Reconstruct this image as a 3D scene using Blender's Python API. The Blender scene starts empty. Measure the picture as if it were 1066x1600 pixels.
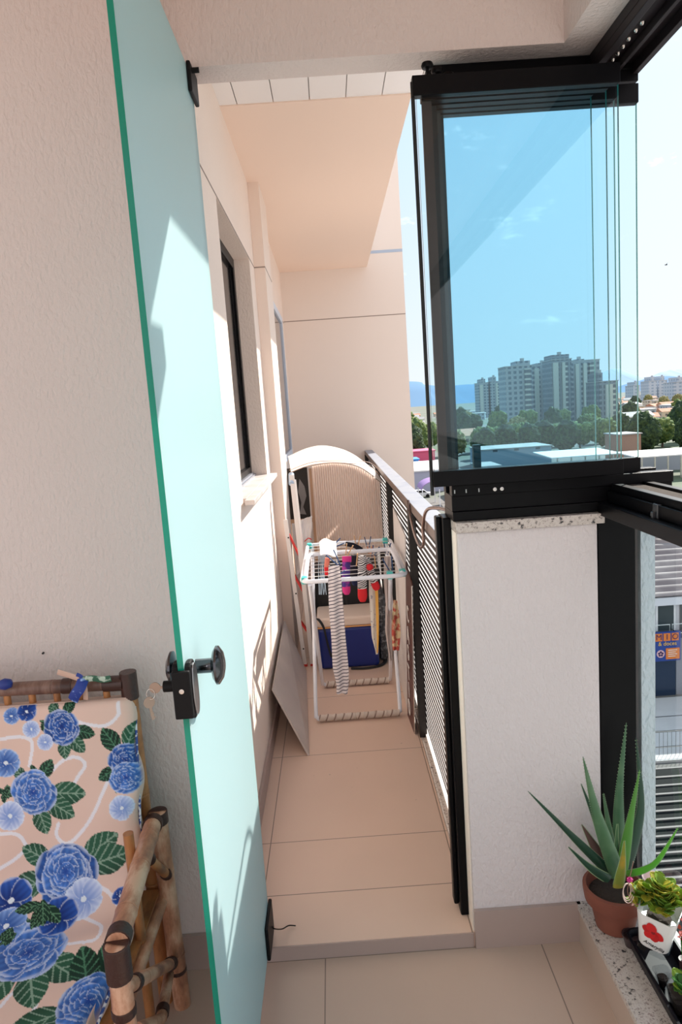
import bpy, bmesh, math, random
import numpy as np
from mathutils import Vector, Matrix, noise

random.seed(7)
S = bpy.context.scene
C = S.collection
PI = math.pi

# ------------------------------------------------------------------ camera
CAM_F, CAM_R, CAM_U = (0.00639902, 0.9893213, -0.14561048), (0.99754999, -0.01645965, -0.0679933), (0.06966392, 0.14481864, 0.98700279)
EYE = Vector((0, 0, 1.5))
cd = bpy.data.cameras.new('camera')
cd.sensor_fit = 'VERTICAL'; cd.sensor_height = 36.0; cd.lens = 36.0 * 1086.5 / 1600.0
cd.clip_start = 0.05; cd.clip_end = 40000
cam = bpy.data.objects.new('camera', cd); C.objects.link(cam)
M3 = Matrix((Vector(CAM_R), Vector(CAM_U), -Vector(CAM_F))).transposed()
cam.matrix_world = Matrix.Translation(EYE) @ M3.to_4x4()
S.camera = cam

def ray(px, py):
    return Vector(CAM_F) + Vector(CAM_R) * ((px - 533) / 1086.5) - Vector(CAM_U) * ((py - 800) / 1086.5)
def at(px, py, Y):                      # the world point seen at a pixel, at depth Y
    d = ray(px, py); return EYE + d * (Y / d.y)
def atz(px, py, z):
    d = ray(px, py); return EYE + d * ((z - EYE.z) / d.z)
def atx(px, py, x):
    d = ray(px, py); return EYE + d * (x / d.x)

# ------------------------------------------------------------------ light
SUN = Vector((1.0, 1.25, 1.15)).normalized()
w = bpy.data.worlds.new('world'); S.world = w; w.use_nodes = True
nt = w.node_tree; nt.nodes.clear()
out = nt.nodes.new('ShaderNodeOutputWorld'); bg = nt.nodes.new('ShaderNodeBackground')
geo = nt.nodes.new('ShaderNodeTexCoord'); sep = nt.nodes.new('ShaderNodeSeparateXYZ'); nt.links.new(geo.outputs['Generated'], sep.inputs[0])
el = nt.nodes.new('ShaderNodeValToRGB'); e = el.color_ramp.elements            # sky colour by elevation
e[0].position = .0; e[0].color = (.74, .80, .86, 1); e[1].position = 1.0; e[1].color = (.30, .47, .72, 1)
k_ = e.new(.10); k_.color = (.66, .76, .86, 1); k_ = e.new(.35); k_.color = (.46, .65, .84, 1)
nt.links.new(sep.outputs[2], el.inputs[0])
# brighter towards the sun, added warm white behind the camera for fill
dt = nt.nodes.new('ShaderNodeVectorMath'); dt.operation = 'DOT_PRODUCT'; dt.inputs[1].default_value = tuple(SUN); nt.links.new(geo.outputs['Generated'], dt.inputs[0])
pw = nt.nodes.new('ShaderNodeMath'); pw.operation = 'POWER'; mxx = nt.nodes.new('ShaderNodeMath'); mxx.operation = 'MAXIMUM'; mxx.inputs[1].default_value = 0
nt.links.new(dt.outputs['Value'], mxx.inputs[0]); nt.links.new(mxx.outputs[0], pw.inputs[0]); pw.inputs[1].default_value = 6
a1 = nt.nodes.new('ShaderNodeMixRGB'); a1.blend_type = 'ADD'; a1.inputs[2].default_value = (.42, .36, .28, 1); nt.links.new(pw.outputs[0], a1.inputs[0]); nt.links.new(el.outputs[0], a1.inputs[1])
bk = nt.nodes.new('ShaderNodeMath'); bk.operation = 'MULTIPLY_ADD'; bk.inputs[1].default_value = -1.2; bk.inputs[2].default_value = .15; bk.use_clamp = True; nt.links.new(sep.outputs[1], bk.inputs[0])
a2 = nt.nodes.new('ShaderNodeMixRGB'); a2.inputs[2].default_value = (1.02, .97, .98, 1); nt.links.new(bk.outputs[0], a2.inputs[0]); nt.links.new(a1.outputs[0], a2.inputs[1])
mp = nt.nodes.new('ShaderNodeMapping'); mp.inputs['Scale'].default_value = (9.0, 9.0, 22.0)
cn = nt.nodes.new('ShaderNodeTexNoise'); cn.inputs['Scale'].default_value = 1.0; cn.inputs['Detail'].default_value = 8; cn.inputs['Roughness'].default_value = .66
cr = nt.nodes.new('ShaderNodeValToRGB'); cr.color_ramp.elements[0].position = .61; cr.color_ramp.elements[1].position = .82
cm = nt.nodes.new('ShaderNodeMixRGB'); cm.inputs[2].default_value = (1.5, 1.5, 1.5, 1)
nt.links.new(geo.outputs['Generated'], mp.inputs[0]); nt.links.new(mp.outputs[0], cn.inputs['Vector'])
nt.links.new(cn.outputs['Fac'], cr.inputs[0]); nt.links.new(cr.outputs[0], cm.inputs[0])
nt.links.new(a2.outputs[0], cm.inputs[1]); nt.links.new(cm.outputs[0], bg.inputs['Color'])
bg.inputs['Strength'].default_value = 0.86
nt.links.new(bg.outputs[0], out.inputs[0])
sl = bpy.data.lights.new('sun', 'SUN'); sl.energy = 7.0; sl.angle = math.radians(0.6); sl.color = (1.0, .93, .84)
so = bpy.data.objects.new('sun', sl); C.objects.link(so)
so.rotation_euler = SUN.to_track_quat('Z', 'Y').to_euler(); so.location = (6, 8, 9)

S.cycles.transparent_max_bounces = 48; S.cycles.max_bounces = 12; S.cycles.diffuse_bounces = 6; S.cycles.sample_clamp_indirect = 6
S.view_settings.view_transform = 'Standard'; S.view_settings.look = 'None'
S.view_settings.exposure = 0.45; S.view_settings.gamma = 1.0; S.view_settings.use_curve_mapping = False

# ------------------------------------------------------------------ materials
MATS = {}
def new_mat(name):
    m = bpy.data.materials.new(name); m.use_nodes = True; m.node_tree.nodes.clear()
    o = m.node_tree.nodes.new('ShaderNodeOutputMaterial')
    return m, m.node_tree, o
def P(name, col, rough=.6, metal=0.0, bump=None, var=None, spec=.5, coat=0.0, sub=0.0, trans=None, wave=None):
    """Principled material; bump=(scale, strength, distance); var=(colour2, scale, lo, hi); wave=(axis,scale,colour2)"""
    if name in MATS: return MATS[name]
    m, t, o = new_mat(name)
    b = t.nodes.new('ShaderNodeBsdfPrincipled')
    b.inputs['Base Color'].default_value = (*col, 1); b.inputs['Roughness'].default_value = rough
    b.inputs['Metallic'].default_value = metal; b.inputs['Specular IOR Level'].default_value = spec
    b.inputs['Coat Weight'].default_value = coat
    tc = t.nodes.new('ShaderNodeTexCoord')
    src = None
    if var:
        n = t.nodes.new('ShaderNodeTexNoise'); n.inputs['Scale'].default_value = var[1]; n.inputs['Detail'].default_value = 5
        t.links.new(tc.outputs['Object'], n.inputs['Vector'])
        r = t.nodes.new('ShaderNodeValToRGB'); r.color_ramp.elements[0].position = var[2]; r.color_ramp.elements[1].position = var[3]
        r.color_ramp.elements[0].color = (*col, 1); r.color_ramp.elements[1].color = (*var[0], 1)
        t.links.new(n.outputs['Fac'], r.inputs[0]); t.links.new(r.outputs[0], b.inputs['Base Color'])
    if bump:
        n2 = t.nodes.new('ShaderNodeTexNoise'); n2.inputs['Scale'].default_value = bump[0]; n2.inputs['Detail'].default_value = 3
        t.links.new(tc.outputs['Object'], n2.inputs['Vector'])
        bu = t.nodes.new('ShaderNodeBump'); bu.inputs['Strength'].default_value = bump[1]; bu.inputs['Distance'].default_value = bump[2]
        t.links.new(n2.outputs['Fac'], bu.inputs['Height']); t.links.new(bu.outputs[0], b.inputs['Normal'])
    if trans:   # translucent share
        tr = t.nodes.new('ShaderNodeBsdfTranslucent'); tr.inputs['Color'].default_value = (*trans[1], 1)
        mx = t.nodes.new('ShaderNodeMixShader'); mx.inputs[0].default_value = trans[0]
        t.links.new(b.outputs[0], mx.inputs[1]); t.links.new(tr.outputs[0], mx.inputs[2]); t.links.new(mx.outputs[0], o.inputs[0])
    else:
        t.links.new(b.outputs[0], o.inputs[0])
    MATS[name] = m
    return m

def stucco(name, col, scale=70, dist=.004, strength=.6):
    m, t, o = new_mat(name)
    b = t.nodes.new('ShaderNodeBsdfPrincipled'); b.inputs['Roughness'].default_value = .85; b.inputs['Specular IOR Level'].default_value = .25
    tc = t.nodes.new('ShaderNodeTexCoord')
    mp = t.nodes.new('ShaderNodeMapping'); mp.inputs['Scale'].default_value = (1.3, 1.3, .7)
    t.links.new(tc.outputs['Object'], mp.inputs[0])
    n = t.nodes.new('ShaderNodeTexNoise'); n.inputs['Scale'].default_value = scale; n.inputs['Detail'].default_value = 3.5; n.inputs['Distortion'].default_value = .35
    t.links.new(mp.outputs[0], n.inputs['Vector'])
    r0 = t.nodes.new('ShaderNodeValToRGB'); r0.color_ramp.elements[0].position = .30; r0.color_ramp.elements[1].position = .70
    t.links.new(n.outputs['Fac'], r0.inputs[0])
    bu = t.nodes.new('ShaderNodeBump'); bu.inputs['Strength'].default_value = strength; bu.inputs['Distance'].default_value = dist
    t.links.new(r0.outputs[0], bu.inputs['Height']); t.links.new(bu.outputs[0], b.inputs['Normal'])
    n3 = t.nodes.new('ShaderNodeTexNoise'); n3.inputs['Scale'].default_value = 2.2; n3.inputs['Detail'].default_value = 4
    t.links.new(tc.outputs['Object'], n3.inputs['Vector'])
    mx = t.nodes.new('ShaderNodeMixRGB'); mx.inputs[1].default_value = (*[c * .95 for c in col], 1); mx.inputs[2].default_value = (*[min(1, c * 1.05) for c in col], 1)
    t.links.new(n3.outputs['Fac'], mx.inputs[0]); t.links.new(mx.outputs[0], b.inputs['Base Color'])
    t.links.new(b.outputs[0], o.inputs[0]); MATS[name] = m
    return m

def tile_mat(name, col, joints_x, joints_y, grout=(.22, .17, .14), w=.0016):
    """large porcelain tiles; grout lines at k*.6+offset in X and Y"""
    m, t, o = new_mat(name)
    b = t.nodes.new('ShaderNodeBsdfPrincipled'); b.inputs['Roughness'].default_value = .38; b.inputs['Specular IOR Level'].default_value = .35
    tc = t.nodes.new('ShaderNodeTexCoord'); sp = t.nodes.new('ShaderNodeSeparateXYZ'); t.links.new(tc.outputs['Object'], sp.inputs[0])
    masks = []
    def mth(op, a, b_=None):
        n = t.nodes.new('ShaderNodeMath'); n.operation = op
        for i, v in enumerate((a, b_)):
            if v is None: continue
            if isinstance(v, (int, float)): n.inputs[i].default_value = v
            else: t.links.new(v, n.inputs[i])
        return n.outputs[0]
    for ax, lst in ((0, joints_x), (1, joints_y)):
        for off, per in lst:
            v = mth('SUBTRACT', sp.outputs[ax], off)
            if per: v = mth('SUBTRACT', v, mth('MULTIPLY', mth('ROUND', mth('DIVIDE', v, per)), per))
            masks.append(mth('LESS_THAN', mth('ABSOLUTE', v), w))
    tot = masks[0]
    for k in masks[1:]: tot = mth('MAXIMUM', tot, k)
    n = t.nodes.new('ShaderNodeTexNoise'); n.inputs['Scale'].default_value = 3.5; n.inputs['Detail'].default_value = 6; t.links.new(tc.outputs['Object'], n.inputs['Vector'])
    mx = t.nodes.new('ShaderNodeMixRGB'); mx.inputs[1].default_value = (*[c * .93 for c in col], 1); mx.inputs[2].default_value = (*[c * 1.06 for c in col], 1)
    t.links.new(n.outputs['Fac'], mx.inputs[0])
    n4 = t.nodes.new('ShaderNodeTexNoise'); n4.inputs['Scale'].default_value = 26; n4.inputs['Detail'].default_value = 2; t.links.new(tc.outputs['Object'], n4.inputs['Vector'])
    sp4 = t.nodes.new('ShaderNodeValToRGB'); sp4.color_ramp.elements[0].position = .76; sp4.color_ramp.elements[1].position = .79; t.links.new(n4.outputs['Fac'], sp4.inputs[0])
    m3 = t.nodes.new('ShaderNodeMixRGB'); m3.inputs[2].default_value = (*[c * .55 for c in col], 1); t.links.new(sp4.outputs[0], m3.inputs[0]); t.links.new(mx.outputs[0], m3.inputs[1])
    m2 = t.nodes.new('ShaderNodeMixRGB'); m2.inputs[2].default_value = (*grout, 1)
    t.links.new(tot, m2.inputs[0]); t.links.new(m3.outputs[0], m2.inputs[1]); t.links.new(m2.outputs[0], b.inputs['Base Color'])
    t.links.new(b.outputs[0], o.inputs[0]); MATS[name] = m
    return m

def granite_mat():
    m, t, o = new_mat('speckled_granite')
    b = t.nodes.new('ShaderNodeBsdfPrincipled'); b.inputs['Roughness'].default_value = .3
    tc = t.nodes.new('ShaderNodeTexCoord')
    v = t.nodes.new('ShaderNodeTexNoise'); v.inputs['Scale'].default_value = 75; v.inputs['Detail'].default_value = 4; v.inputs['Roughness'].default_value = .7
    t.links.new(tc.outputs['Object'], v.inputs['Vector'])
    r = t.nodes.new('ShaderNodeValToRGB'); e = r.color_ramp.elements
    e[0].position = .36; e[0].color = (.02, .02, .025, 1); e[1].position = .43; e[1].color = (.50, .43, .39, 1)
    x = e.new(.56); x.color = (.62, .56, .52, 1); x = e.new(.64); x.color = (.33, .26, .24, 1)
    t.links.new(v.outputs['Fac'], r.inputs[0]); t.links.new(r.outputs[0], b.inputs['Base Color']); t.links.new(b.outputs[0], o.inputs[0])
    MATS['granite'] = m; return m

def clear_glass(name, col, refl=1.0, ior=1.45, rough=0.0):
    m, t, o = new_mat(name)
    tr = t.nodes.new('ShaderNodeBsdfTransparent'); tr.inputs[0].default_value = (*col, 1)
    gl = t.nodes.new('ShaderNodeBsdfGlossy'); gl.inputs['Roughness'].default_value = rough; gl.inputs[0].default_value = (refl, refl, refl, 1)
    fr = t.nodes.new('ShaderNodeFresnel'); fr.inputs[0].default_value = ior
    mx = t.nodes.new('ShaderNodeMixShader')
    gg = t.nodes.new('ShaderNodeNewGeometry'); inv = t.nodes.new('ShaderNodeMath'); inv.operation = 'SUBTRACT'; inv.inputs[0].default_value = 1.0
    t.links.new(gg.outputs['Backfacing'], inv.inputs[1]); mu = t.nodes.new('ShaderNodeMath'); mu.operation = 'MULTIPLY'
    t.links.new(inv.outputs[0], mu.inputs[0]); t.links.new(fr.outputs[0], mu.inputs[1])
    t.links.new(mu.outputs[0], mx.inputs[0]); t.links.new(tr.outputs[0], mx.inputs[1]); t.links.new(gl.outputs[0], mx.inputs[2]); t.links.new(mx.outputs[0], o.inputs[0])
    MATS[name] = m; return m

def facade_mat(name, wall, glass, sx, sy, frac=.55, axis='auto'):
    """storeys and window bays by wave masks on object coordinates (metres)"""
    m, t, o = new_mat(name)
    b = t.nodes.new('ShaderNodeBsdfPrincipled'); b.inputs['Roughness'].default_value = .6
    tc = t.nodes.new('ShaderNodeTexCoord'); sp = t.nodes.new('ShaderNodeSeparateXYZ'); t.links.new(tc.outputs['Object'], sp.inputs[0])
    def mth(op, a, b_=None):
        n = t.nodes.new('ShaderNodeMath'); n.operation = op
        for i, v in enumerate((a, b_)):
            if v is None: continue
            if isinstance(v, (int, float)): n.inputs[i].default_value = v
            else: t.links.new(v, n.inputs[i])
        return n.outputs[0]
    xy = mth('ADD', sp.outputs[0], sp.outputs[1])
    fx = mth('FRACT', mth('DIVIDE', mth('ADD', xy, 5000), sx)); fz = mth('FRACT', mth('DIVIDE', mth('ADD', sp.outputs[2], 500), sy))
    k = mth('MULTIPLY', mth('LESS_THAN', fx, frac), mth('LESS_THAN', fz, frac))
    ng = t.nodes.new('ShaderNodeNewGeometry'); ns = t.nodes.new('ShaderNodeSeparateXYZ'); t.links.new(ng.outputs['Normal'], ns.inputs[0])
    k = mth('MULTIPLY', k, mth('LESS_THAN', mth('ABSOLUTE', ns.outputs[2]), .5))
    mx = t.nodes.new('ShaderNodeMixRGB'); mx.inputs[1].default_value = (*wall, 1); mx.inputs[2].default_value = (*glass, 1)
    t.links.new(k, mx.inputs[0]); t.links.new(mx.outputs[0], b.inputs['Base Color']); t.links.new(b.outputs[0], o.inputs[0])
    MATS[name] = m; return m

def leafy(name, c1, c2, tr=.35):
    return P(name, c1, .55, var=(c2, 14, .35, .65), trans=(tr, c2), spec=.3)

# ------------------------------------------------------------------ mesh building
class MB:
    def __init__(s): s.v = []; s.f = []; s.m = []; s.cm = 0
    def add(s, vs, fs):
        n = len(s.v); s.v += [Vector(p) for p in vs]; s.f += [[i + n for i in f] for f in fs]; s.m += [s.cm] * len(fs)
        return s
    def box(s, x0, x1, y0, y1, z0, z1):
        return s.add([(x0, y0, z0), (x1, y0, z0), (x1, y1, z0), (x0, y1, z0), (x0, y0, z1), (x1, y0, z1), (x1, y1, z1), (x0, y1, z1)],
                     [(0, 3, 2, 1), (4, 5, 6, 7), (0, 1, 5, 4), (1, 2, 6, 5), (2, 3, 7, 6), (3, 0, 4, 7)])
    def slab(s, quad, th):
        """quad of 4 points given thickness along its normal"""
        q = [Vector(p) for p in quad]; n = (q[1] - q[0]).cross(q[3] - q[0]).normalized() * th
        return s.add(q + [p + n for p in q], [(3, 2, 1, 0), (4, 5, 6, 7), (0, 1, 5, 4), (1, 2, 6, 5), (2, 3, 7, 6), (3, 0, 4, 7)])
    def prism(s, poly, vec):
        a = [Vector(p) for p in poly]; n = len(a); vec = Vector(vec)
        return s.add(a + [p + vec for p in a], [list(range(n))[::-1], [i + n for i in range(n)]] + [(i, (i + 1) % n, (i + 1) % n + n, i + n) for i in range(n)])
    def tube(s, pts, r, n=10, closed=False, flat=1.0, up=None, cap=True):
        pts = [Vector(p) for p in pts]; k = len(pts)
        rs = r if isinstance(r, (list, tuple)) else [r] * k
        rings = []; prev = None
        for i, p in enumerate(pts):
            a = pts[i - 1] if (i > 0 or closed) else p; b = pts[(i + 1) % k] if (i < k - 1 or closed) else p
            d = (b - a)
            if d.length < 1e-9: d = Vector((0, 0, 1))
            d.normalize()
            if prev is None:
                ref = Vector(up) if up else (Vector((0, 0, 1)) if abs(d.z) < .9 else Vector((1, 0, 0)))
                u = (ref - d * ref.dot(d)).normalized()
            else:
                u = (prev - d * prev.dot(d)).normalized()
            prev = u; v = d.cross(u)
            rings.append([p + (u * math.cos(2 * PI * j / n) * flat + v * math.sin(2 * PI * j / n)) * rs[i] for j in range(n)])
        vs = [q for ring in rings for q in ring]; fs = []
        for i in range(k if closed else k - 1):
            for j in range(n):
                a = i * n + j; b = i * n + (j + 1) % n; c = ((i + 1) % k) * n + (j + 1) % n; d = ((i + 1) % k) * n + j
                fs.append((a, b, c, d))
        if cap and not closed:
            fs.append([j for j in range(n)][::-1]); fs.append([(k - 1) * n + j for j in range(n)])
        return s.add(vs, fs)
    def lathe(s, prof, c=(0, 0, 0), n=28, ax=None):
        """prof: list (r, z)"""
        c = Vector(c); vs = []; fs = []; k = len(prof)
        q = Vector(ax).to_track_quat('Z', 'Y') if ax else None
        for r, z in prof:
            for j in range(n):
                p = Vector((r * math.cos(2 * PI * j / n), r * math.sin(2 * PI * j / n), z))
                if q: p = q @ p
                vs.append(c + p)
        for i in range(k - 1):
            for j in range(n):
                fs.append((i * n + j, i * n + (j + 1) % n, (i + 1) * n + (j + 1) % n, (i + 1) * n + j))
        if prof[0][0] > 1e-4: fs.append([j for j in range(n)][::-1])
        if prof[-1][0] > 1e-4: fs.append([(k - 1) * n + j for j in range(n)])
        return s.add(vs, fs)
    def grid(s, fn, nu, nv):
        vs = [fn(i / nu, j / nv) for j in range(nv + 1) for i in range(nu + 1)]
        return s.add(vs, [(j * (nu + 1) + i, j * (nu + 1) + i + 1, (j + 1) * (nu + 1) + i + 1, (j + 1) * (nu + 1) + i) for j in range(nv) for i in range(nu)])
    def sheet(s, fn, nu, nv, th):
        """a grid with thickness th along its own normals"""
        P_ = [[Vector(fn(i / nu, j / nv)) for i in range(nu + 1)] for j in range(nv + 1)]
        top = []; 
        for j in range(nv + 1):
            for i in range(nu + 1):
                du = P_[j][min(i + 1, nu)] - P_[j][max(i - 1, 0)]; dv = P_[min(j + 1, nv)][i] - P_[max(j - 1, 0)][i]
                n = du.cross(dv); n = n.normalized() if n.length > 1e-12 else Vector((0, 0, 1))
                top.append(P_[j][i] + n * th)
        flat = [p for row in P_ for p in row]; N = len(flat); W = nu + 1; fs = []
        for j in range(nv):
            for i in range(nu):
                a, b, c, d = j * W + i, j * W + i + 1, (j + 1) * W + i + 1, (j + 1) * W + i
                fs.append((d, c, b, a)); fs.append((a + N, b + N, c + N, d + N))
        for i in range(nu):
            fs.append((i, i + 1, i + 1 + N, i + N)); a = nv * W + i; fs.append((a + 1, a, a + N, a + 1 + N))
        for j in range(nv):
            a = j * W; fs.append((a + W, a, a + N, a + W + N)); a = j * W + nu; fs.append((a, a + W, a + W + N, a + N))
        return s.add(flat + top, fs)
    def xf(s, M, start=0):
        s.v = s.v[:start] + [M @ p for p in s.v[start:]]; return s

def link(name, mb, mats, parent=None, smooth=None, bevel=0):
    me = bpy.data.meshes.new(name)
    org = parent_loc(parent)
    me.from_pydata([p - org for p in mb.v], [], mb.f)
    if not isinstance(mats, (list, tuple)): mats = [mats]
    for m in mats: me.materials.append(m)
    if len(mats) > 1: me.polygons.foreach_set('material_index', mb.m)
    if smooth:
        me.polygons.foreach_set('use_smooth', [True] * len(me.polygons))
        me.set_sharp_from_angle(angle=math.radians(smooth))
    me.update()
    o = bpy.data.objects.new(name, me); C.objects.link(o)
    if parent is not None: o.parent = parent
    if bevel:
        b = o.modifiers.new('bevel', 'BEVEL'); b.width = bevel; b.segments = 2; b.limit_method = 'ANGLE'
    return o
WL = {}
def parent_loc(p):
    if p is None: return Vector((0, 0, 0))
    return WL.get(p.name, Vector((0, 0, 0)))
def thing(name, label, cat, loc=(0, 0, 0), group=None, kind=None):
    o = bpy.data.objects.new(name, None); C.objects.link(o); o.location = loc; o.empty_display_size = .05
    WL[o.name] = Vector(loc)
    tag(o, label, cat, group, kind); return o
def tag(o, label=None, cat=None, group=None, kind=None):
    if label: o['label'] = label
    if cat: o['category'] = cat
    if group: o['group'] = group
    if kind: o['kind'] = kind
    return o
def part(name, mb, mats, par, smooth=None, bevel=0, label=None):
    o = link(name, mb, mats, par, smooth, bevel)
    WL[o.name] = parent_loc(par)
    if label: o['label'] = label
    return o
def struct(name, mb, mats, par=None, smooth=None, bevel=0):
    o = link(name, mb, mats, par, smooth, bevel)
    if par is None: o['kind'] = 'structure'
    return o
def solo(name, mb, mats, label, cat, group=None, smooth=None, bevel=0, kind=None):
    return tag(link(name, mb, mats, None, smooth, bevel), label, cat, group, kind)
def copy_tree(o, parent=None, loc=None, rot=None, label=None):
    c = o.copy(); C.objects.link(c); c.parent = parent
    if loc is not None: c.location = loc
    if rot is not None: c.rotation_euler = rot
    if label: c['label'] = label
    for ch in list(o.children): copy_tree(ch, c)
    return c
def arc(pts, n=8):
    """Catmull-Rom through points"""
    p = [Vector(q) for q in pts]; p = [p[0] * 2 - p[1]] + p + [p[-1] * 2 - p[-2]]; o = []
    for i in range(1, len(p) - 2):
        for k in range(n):
            t = k / n
            o.append(.5 * ((2 * p[i]) + (p[i + 1] - p[i - 1]) * t + (2 * p[i - 1] - 5 * p[i] + 4 * p[i + 1] - p[i + 2]) * t * t + (3 * p[i] - p[i - 1] - 3 * p[i + 1] + p[i + 2]) * t ** 3))
    o.append(p[-2]); return o
def round_rect(x0, x1, y0, y1, z, r, n=5):
    o = []
    for cx, cy, a0 in ((x1 - r, y1 - r, 0), (x0 + r, y1 - r, PI / 2), (x0 + r, y0 + r, PI), (x1 - r, y0 + r, 3 * PI / 2)):
        for k in range(n + 1):
            a = a0 + k / n * PI / 2; o.append((cx + r * math.cos(a), cy + r * math.sin(a), z))
    return o
def text_mesh(txt, size, mat, name, parent, M, extrude=.0006, shear=0.0, align='CENTER', world=True):
    cu = bpy.data.curves.new(name, 'FONT'); cu.body = txt; cu.size = size; cu.extrude = extrude; cu.shear = shear; cu.align_x = align; cu.align_y = 'CENTER'
    tmp = bpy.data.objects.new(name + '_tmp', cu); C.objects.link(tmp)
    dg = bpy.context.evaluated_depsgraph_get(); dg.update()
    me = bpy.data.meshes.new_from_object(tmp.evaluated_get(dg)); bpy.data.objects.remove(tmp)
    me.name = name; me.transform(Matrix.Translation(-parent_loc(parent)) @ M); me.materials.clear(); me.materials.append(mat)
    o = bpy.data.objects.new(name, me); C.objects.link(o)
    if parent is not None: o.parent = parent; WL[o.name] = parent_loc(parent)
    return o
# ------------------------------------------------------------------ shared materials
WALL = stucco('cream_stucco', (.70, .615, .59), 85, .0028, .6)
WALLW = stucco('balcony_stucco', (.84, .72, .64), 80, .0025, .45)
PEACH = P('smooth_peach_paint', (.88, .71, .60), .8, bump=(120, .2, .001))
OUTW = stucco('outer_stucco', (.62, .66, .70), 55, .005, .9)
TILE1 = tile_mat('beige_tile', (.50, .375, .305), [(-.117, .6)], [(.53, .6)])
TILE2 = tile_mat('step_tile', (.66, .49, .40), [(-.305, .6)], [(2.205, .6), (1.94, 0)])
SKIRT = P('skirting_tile', (.40, .31, .28), .5)
GRAN = granite_mat()
BLACK = P('black_aluminium', (.004, .004, .005), .35, spec=.12)
BLACKM = P('black_matte', (.005, .005, .006), .5, spec=.2)
CHROME = P('steel', (.62, .60, .58), .25, 1.0)
WHITE = P('white_plastic', (.85, .86, .88), .35)
DGLASS = clear_glass('dark_window_glass', (.12, .13, .14), 1.0)
GRASS_EDGE = P('green_glass_edge', (.01, .22, .15), .15, trans=(.4, (.02, .5, .34)))

# ------------------------------------------------------------------ the setting
DY = 1.735      # plane of the doorway wall
struct('floor', MB().box(-2.2, .60, -2.0, DY, -.12, 0), TILE1)
struct('floor.001', MB().box(-.36, .303, DY, 6.5, -.12, .043), TILE2)
struct('trim_1', MB().box(-.36, .298, DY - .004, DY - .0005, .0, .0425), SKIRT)
# wall left of the doorway
struct('wall_left', MB().box(-2.2, -.284, DY, DY + .13, -.12, 2.75), WALL)
b = MB().box(-2.2, -.30, DY - .012, DY - .0005, 0, .103); struct('baseboard_left', b, SKIRT)
# lintel over the doorway and the drop at its left
m = MB().box(-.2838, .5999, DY, 1.82, 2.30, 2.75); struct('trim_2', m, WALL)
m = MB().box(-.330, -.312, .2, DY - .001, 2.302, 2.75); struct('trim_3', m, P('flat_cream_paint', (.78, .68, .63), .85))
# side lintel over the glazing on the right
m = MB().box(.6, .80, -1.2, 1.90, 2.30, 2.75); struct('trim_4', m, WALL)
struct('ceiling', MB().box(-2.2, .80, -1.2, 1.82, 2.75, 2.9), PEACH)
# parapet pier right of the doorway
m = MB().box(.302, .66, DY, 1.88, -.12, 1.17); struct('wall_right', m, stucco('pier_stucco', (.70, .64, .645), 100, .004, .55), bevel=.004)
struct('baseboard_right', MB().box(.302, .595, DY - .012, DY - .0005, 0, .114), SKIRT)
struct('trim_5', MB().box(.298, .675, DY - .012, 1.90, 1.171, 1.197), GRAN, bevel=.002)
# plant ledge (granite on a tiled curb) running towards the viewer
struct('baseboard_curb', MB().box(.59, .602, -2.0, DY, 0, .098), TILE1)
struct('trim_6', MB().box(.602, .80, -2.0, DY, -.12, .098), SKIRT)
struct('trim_7', MB().box(.586, .80, -2.0, DY - .001, .0985, .114), GRAN)

# balcony left wall with window opening  (X = -.36)
X0 = -.36
m = MB()
m.box(-.56, X0, DY + .131, 2.69, -.12, 2.76); m.box(-.56, X0, 3.75, 6.5, -.12, 2.76)
m.box(-.56, X0, 2.69, 3.75, -.12, 1.165); m.box(-.56, X0, 2.69, 3.75, 2.30, 2.76)
struct('wall_balcony', m, WALLW)
struct('wall_pilaster', MB().box(X0 + .0005, -.30, 4.0, 4.45, .043, 2.75), P('pilaster_paint', (.82, .70, .62), .8, bump=(120, .2, .001)))
# fine grooves in the render
m = MB(); m.box(X0 - .001, X0 + .0012, 1.87, 4.0, 2.302, 2.308); m.box(-.3015, -.2990, 4.0, 4.45, 2.302, 2.308); m.box(X0 - .001, X0 + .0012, 4.45, 6.5, 2.302, 2.308)
m.box(-.36, -.30, 3.9985, 4.0005, 2.302, 2.308)
m.box(X0, .75, 6.4985, 6.5005, 2.315, 2.322)
struct('trim_8', m, P('groove_shadow', (.30, .24, .21), .9))
struct('baseboard_balcony', MB().box(X0 + .0005, X0 + .012, 1.87, 4.0, .043, .118), SKIRT)
struct('trim_9', MB().box(X0 + .013, X0 + .05, 2.64, 3.80, 1.162, 1.182).box(X0 - .12, X0 + .0129, 2.70, 3.745, 1.162, 1.182), P('pale_marble_sill', (.72, .66, .63), .35, var=((.5, .45, .43), 9, .45, .7)), bevel=.002)
# window in the opening
wi = thing('window_1', None, None, (-.45, 3.22, 1.185), kind='structure')
m = MB(); xw0, xw1 = -.475, -.44
m.box(xw0, xw1, 2.69, 2.745, 1.183, 2.30); m.box(xw0, xw1, 3.695, 3.75, 1.183, 2.30); m.box(xw0, xw1, 2.745, 3.695, 1.183, 1.23); m.box(xw0, xw1, 2.745, 3.695, 2.25, 2.30)
part('window_frame', m, BLACK, wi)
m = MB(); m.box(-.462, -.452, 3.19, 3.245, 1.23, 2.25)
m.box(-.462, -.452, 2.745, 2.785, 1.23, 2.25); m.box(-.462, -.452, 3.655, 3.695, 1.23, 2.25)
part('sash', m, BLACK, wi)
part('pane', MB().box(-.459, -.455, 2.785, 3.19, 1.23, 2.25).box(-.459, -.455, 3.245, 3.655, 1.23, 2.25), P('black_pane', (.006, .006, .008), .12), wi)
m = MB(); m.box(-.44, -.428, 2.70, 3.74, 1.1825, 1.20); m.box(-.428, -.418, 2.70, 3.74, 1.1825, 1.192)
part('track', m, P('grey_track', (.35, .37, .42), .35, .6), wi)
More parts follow.
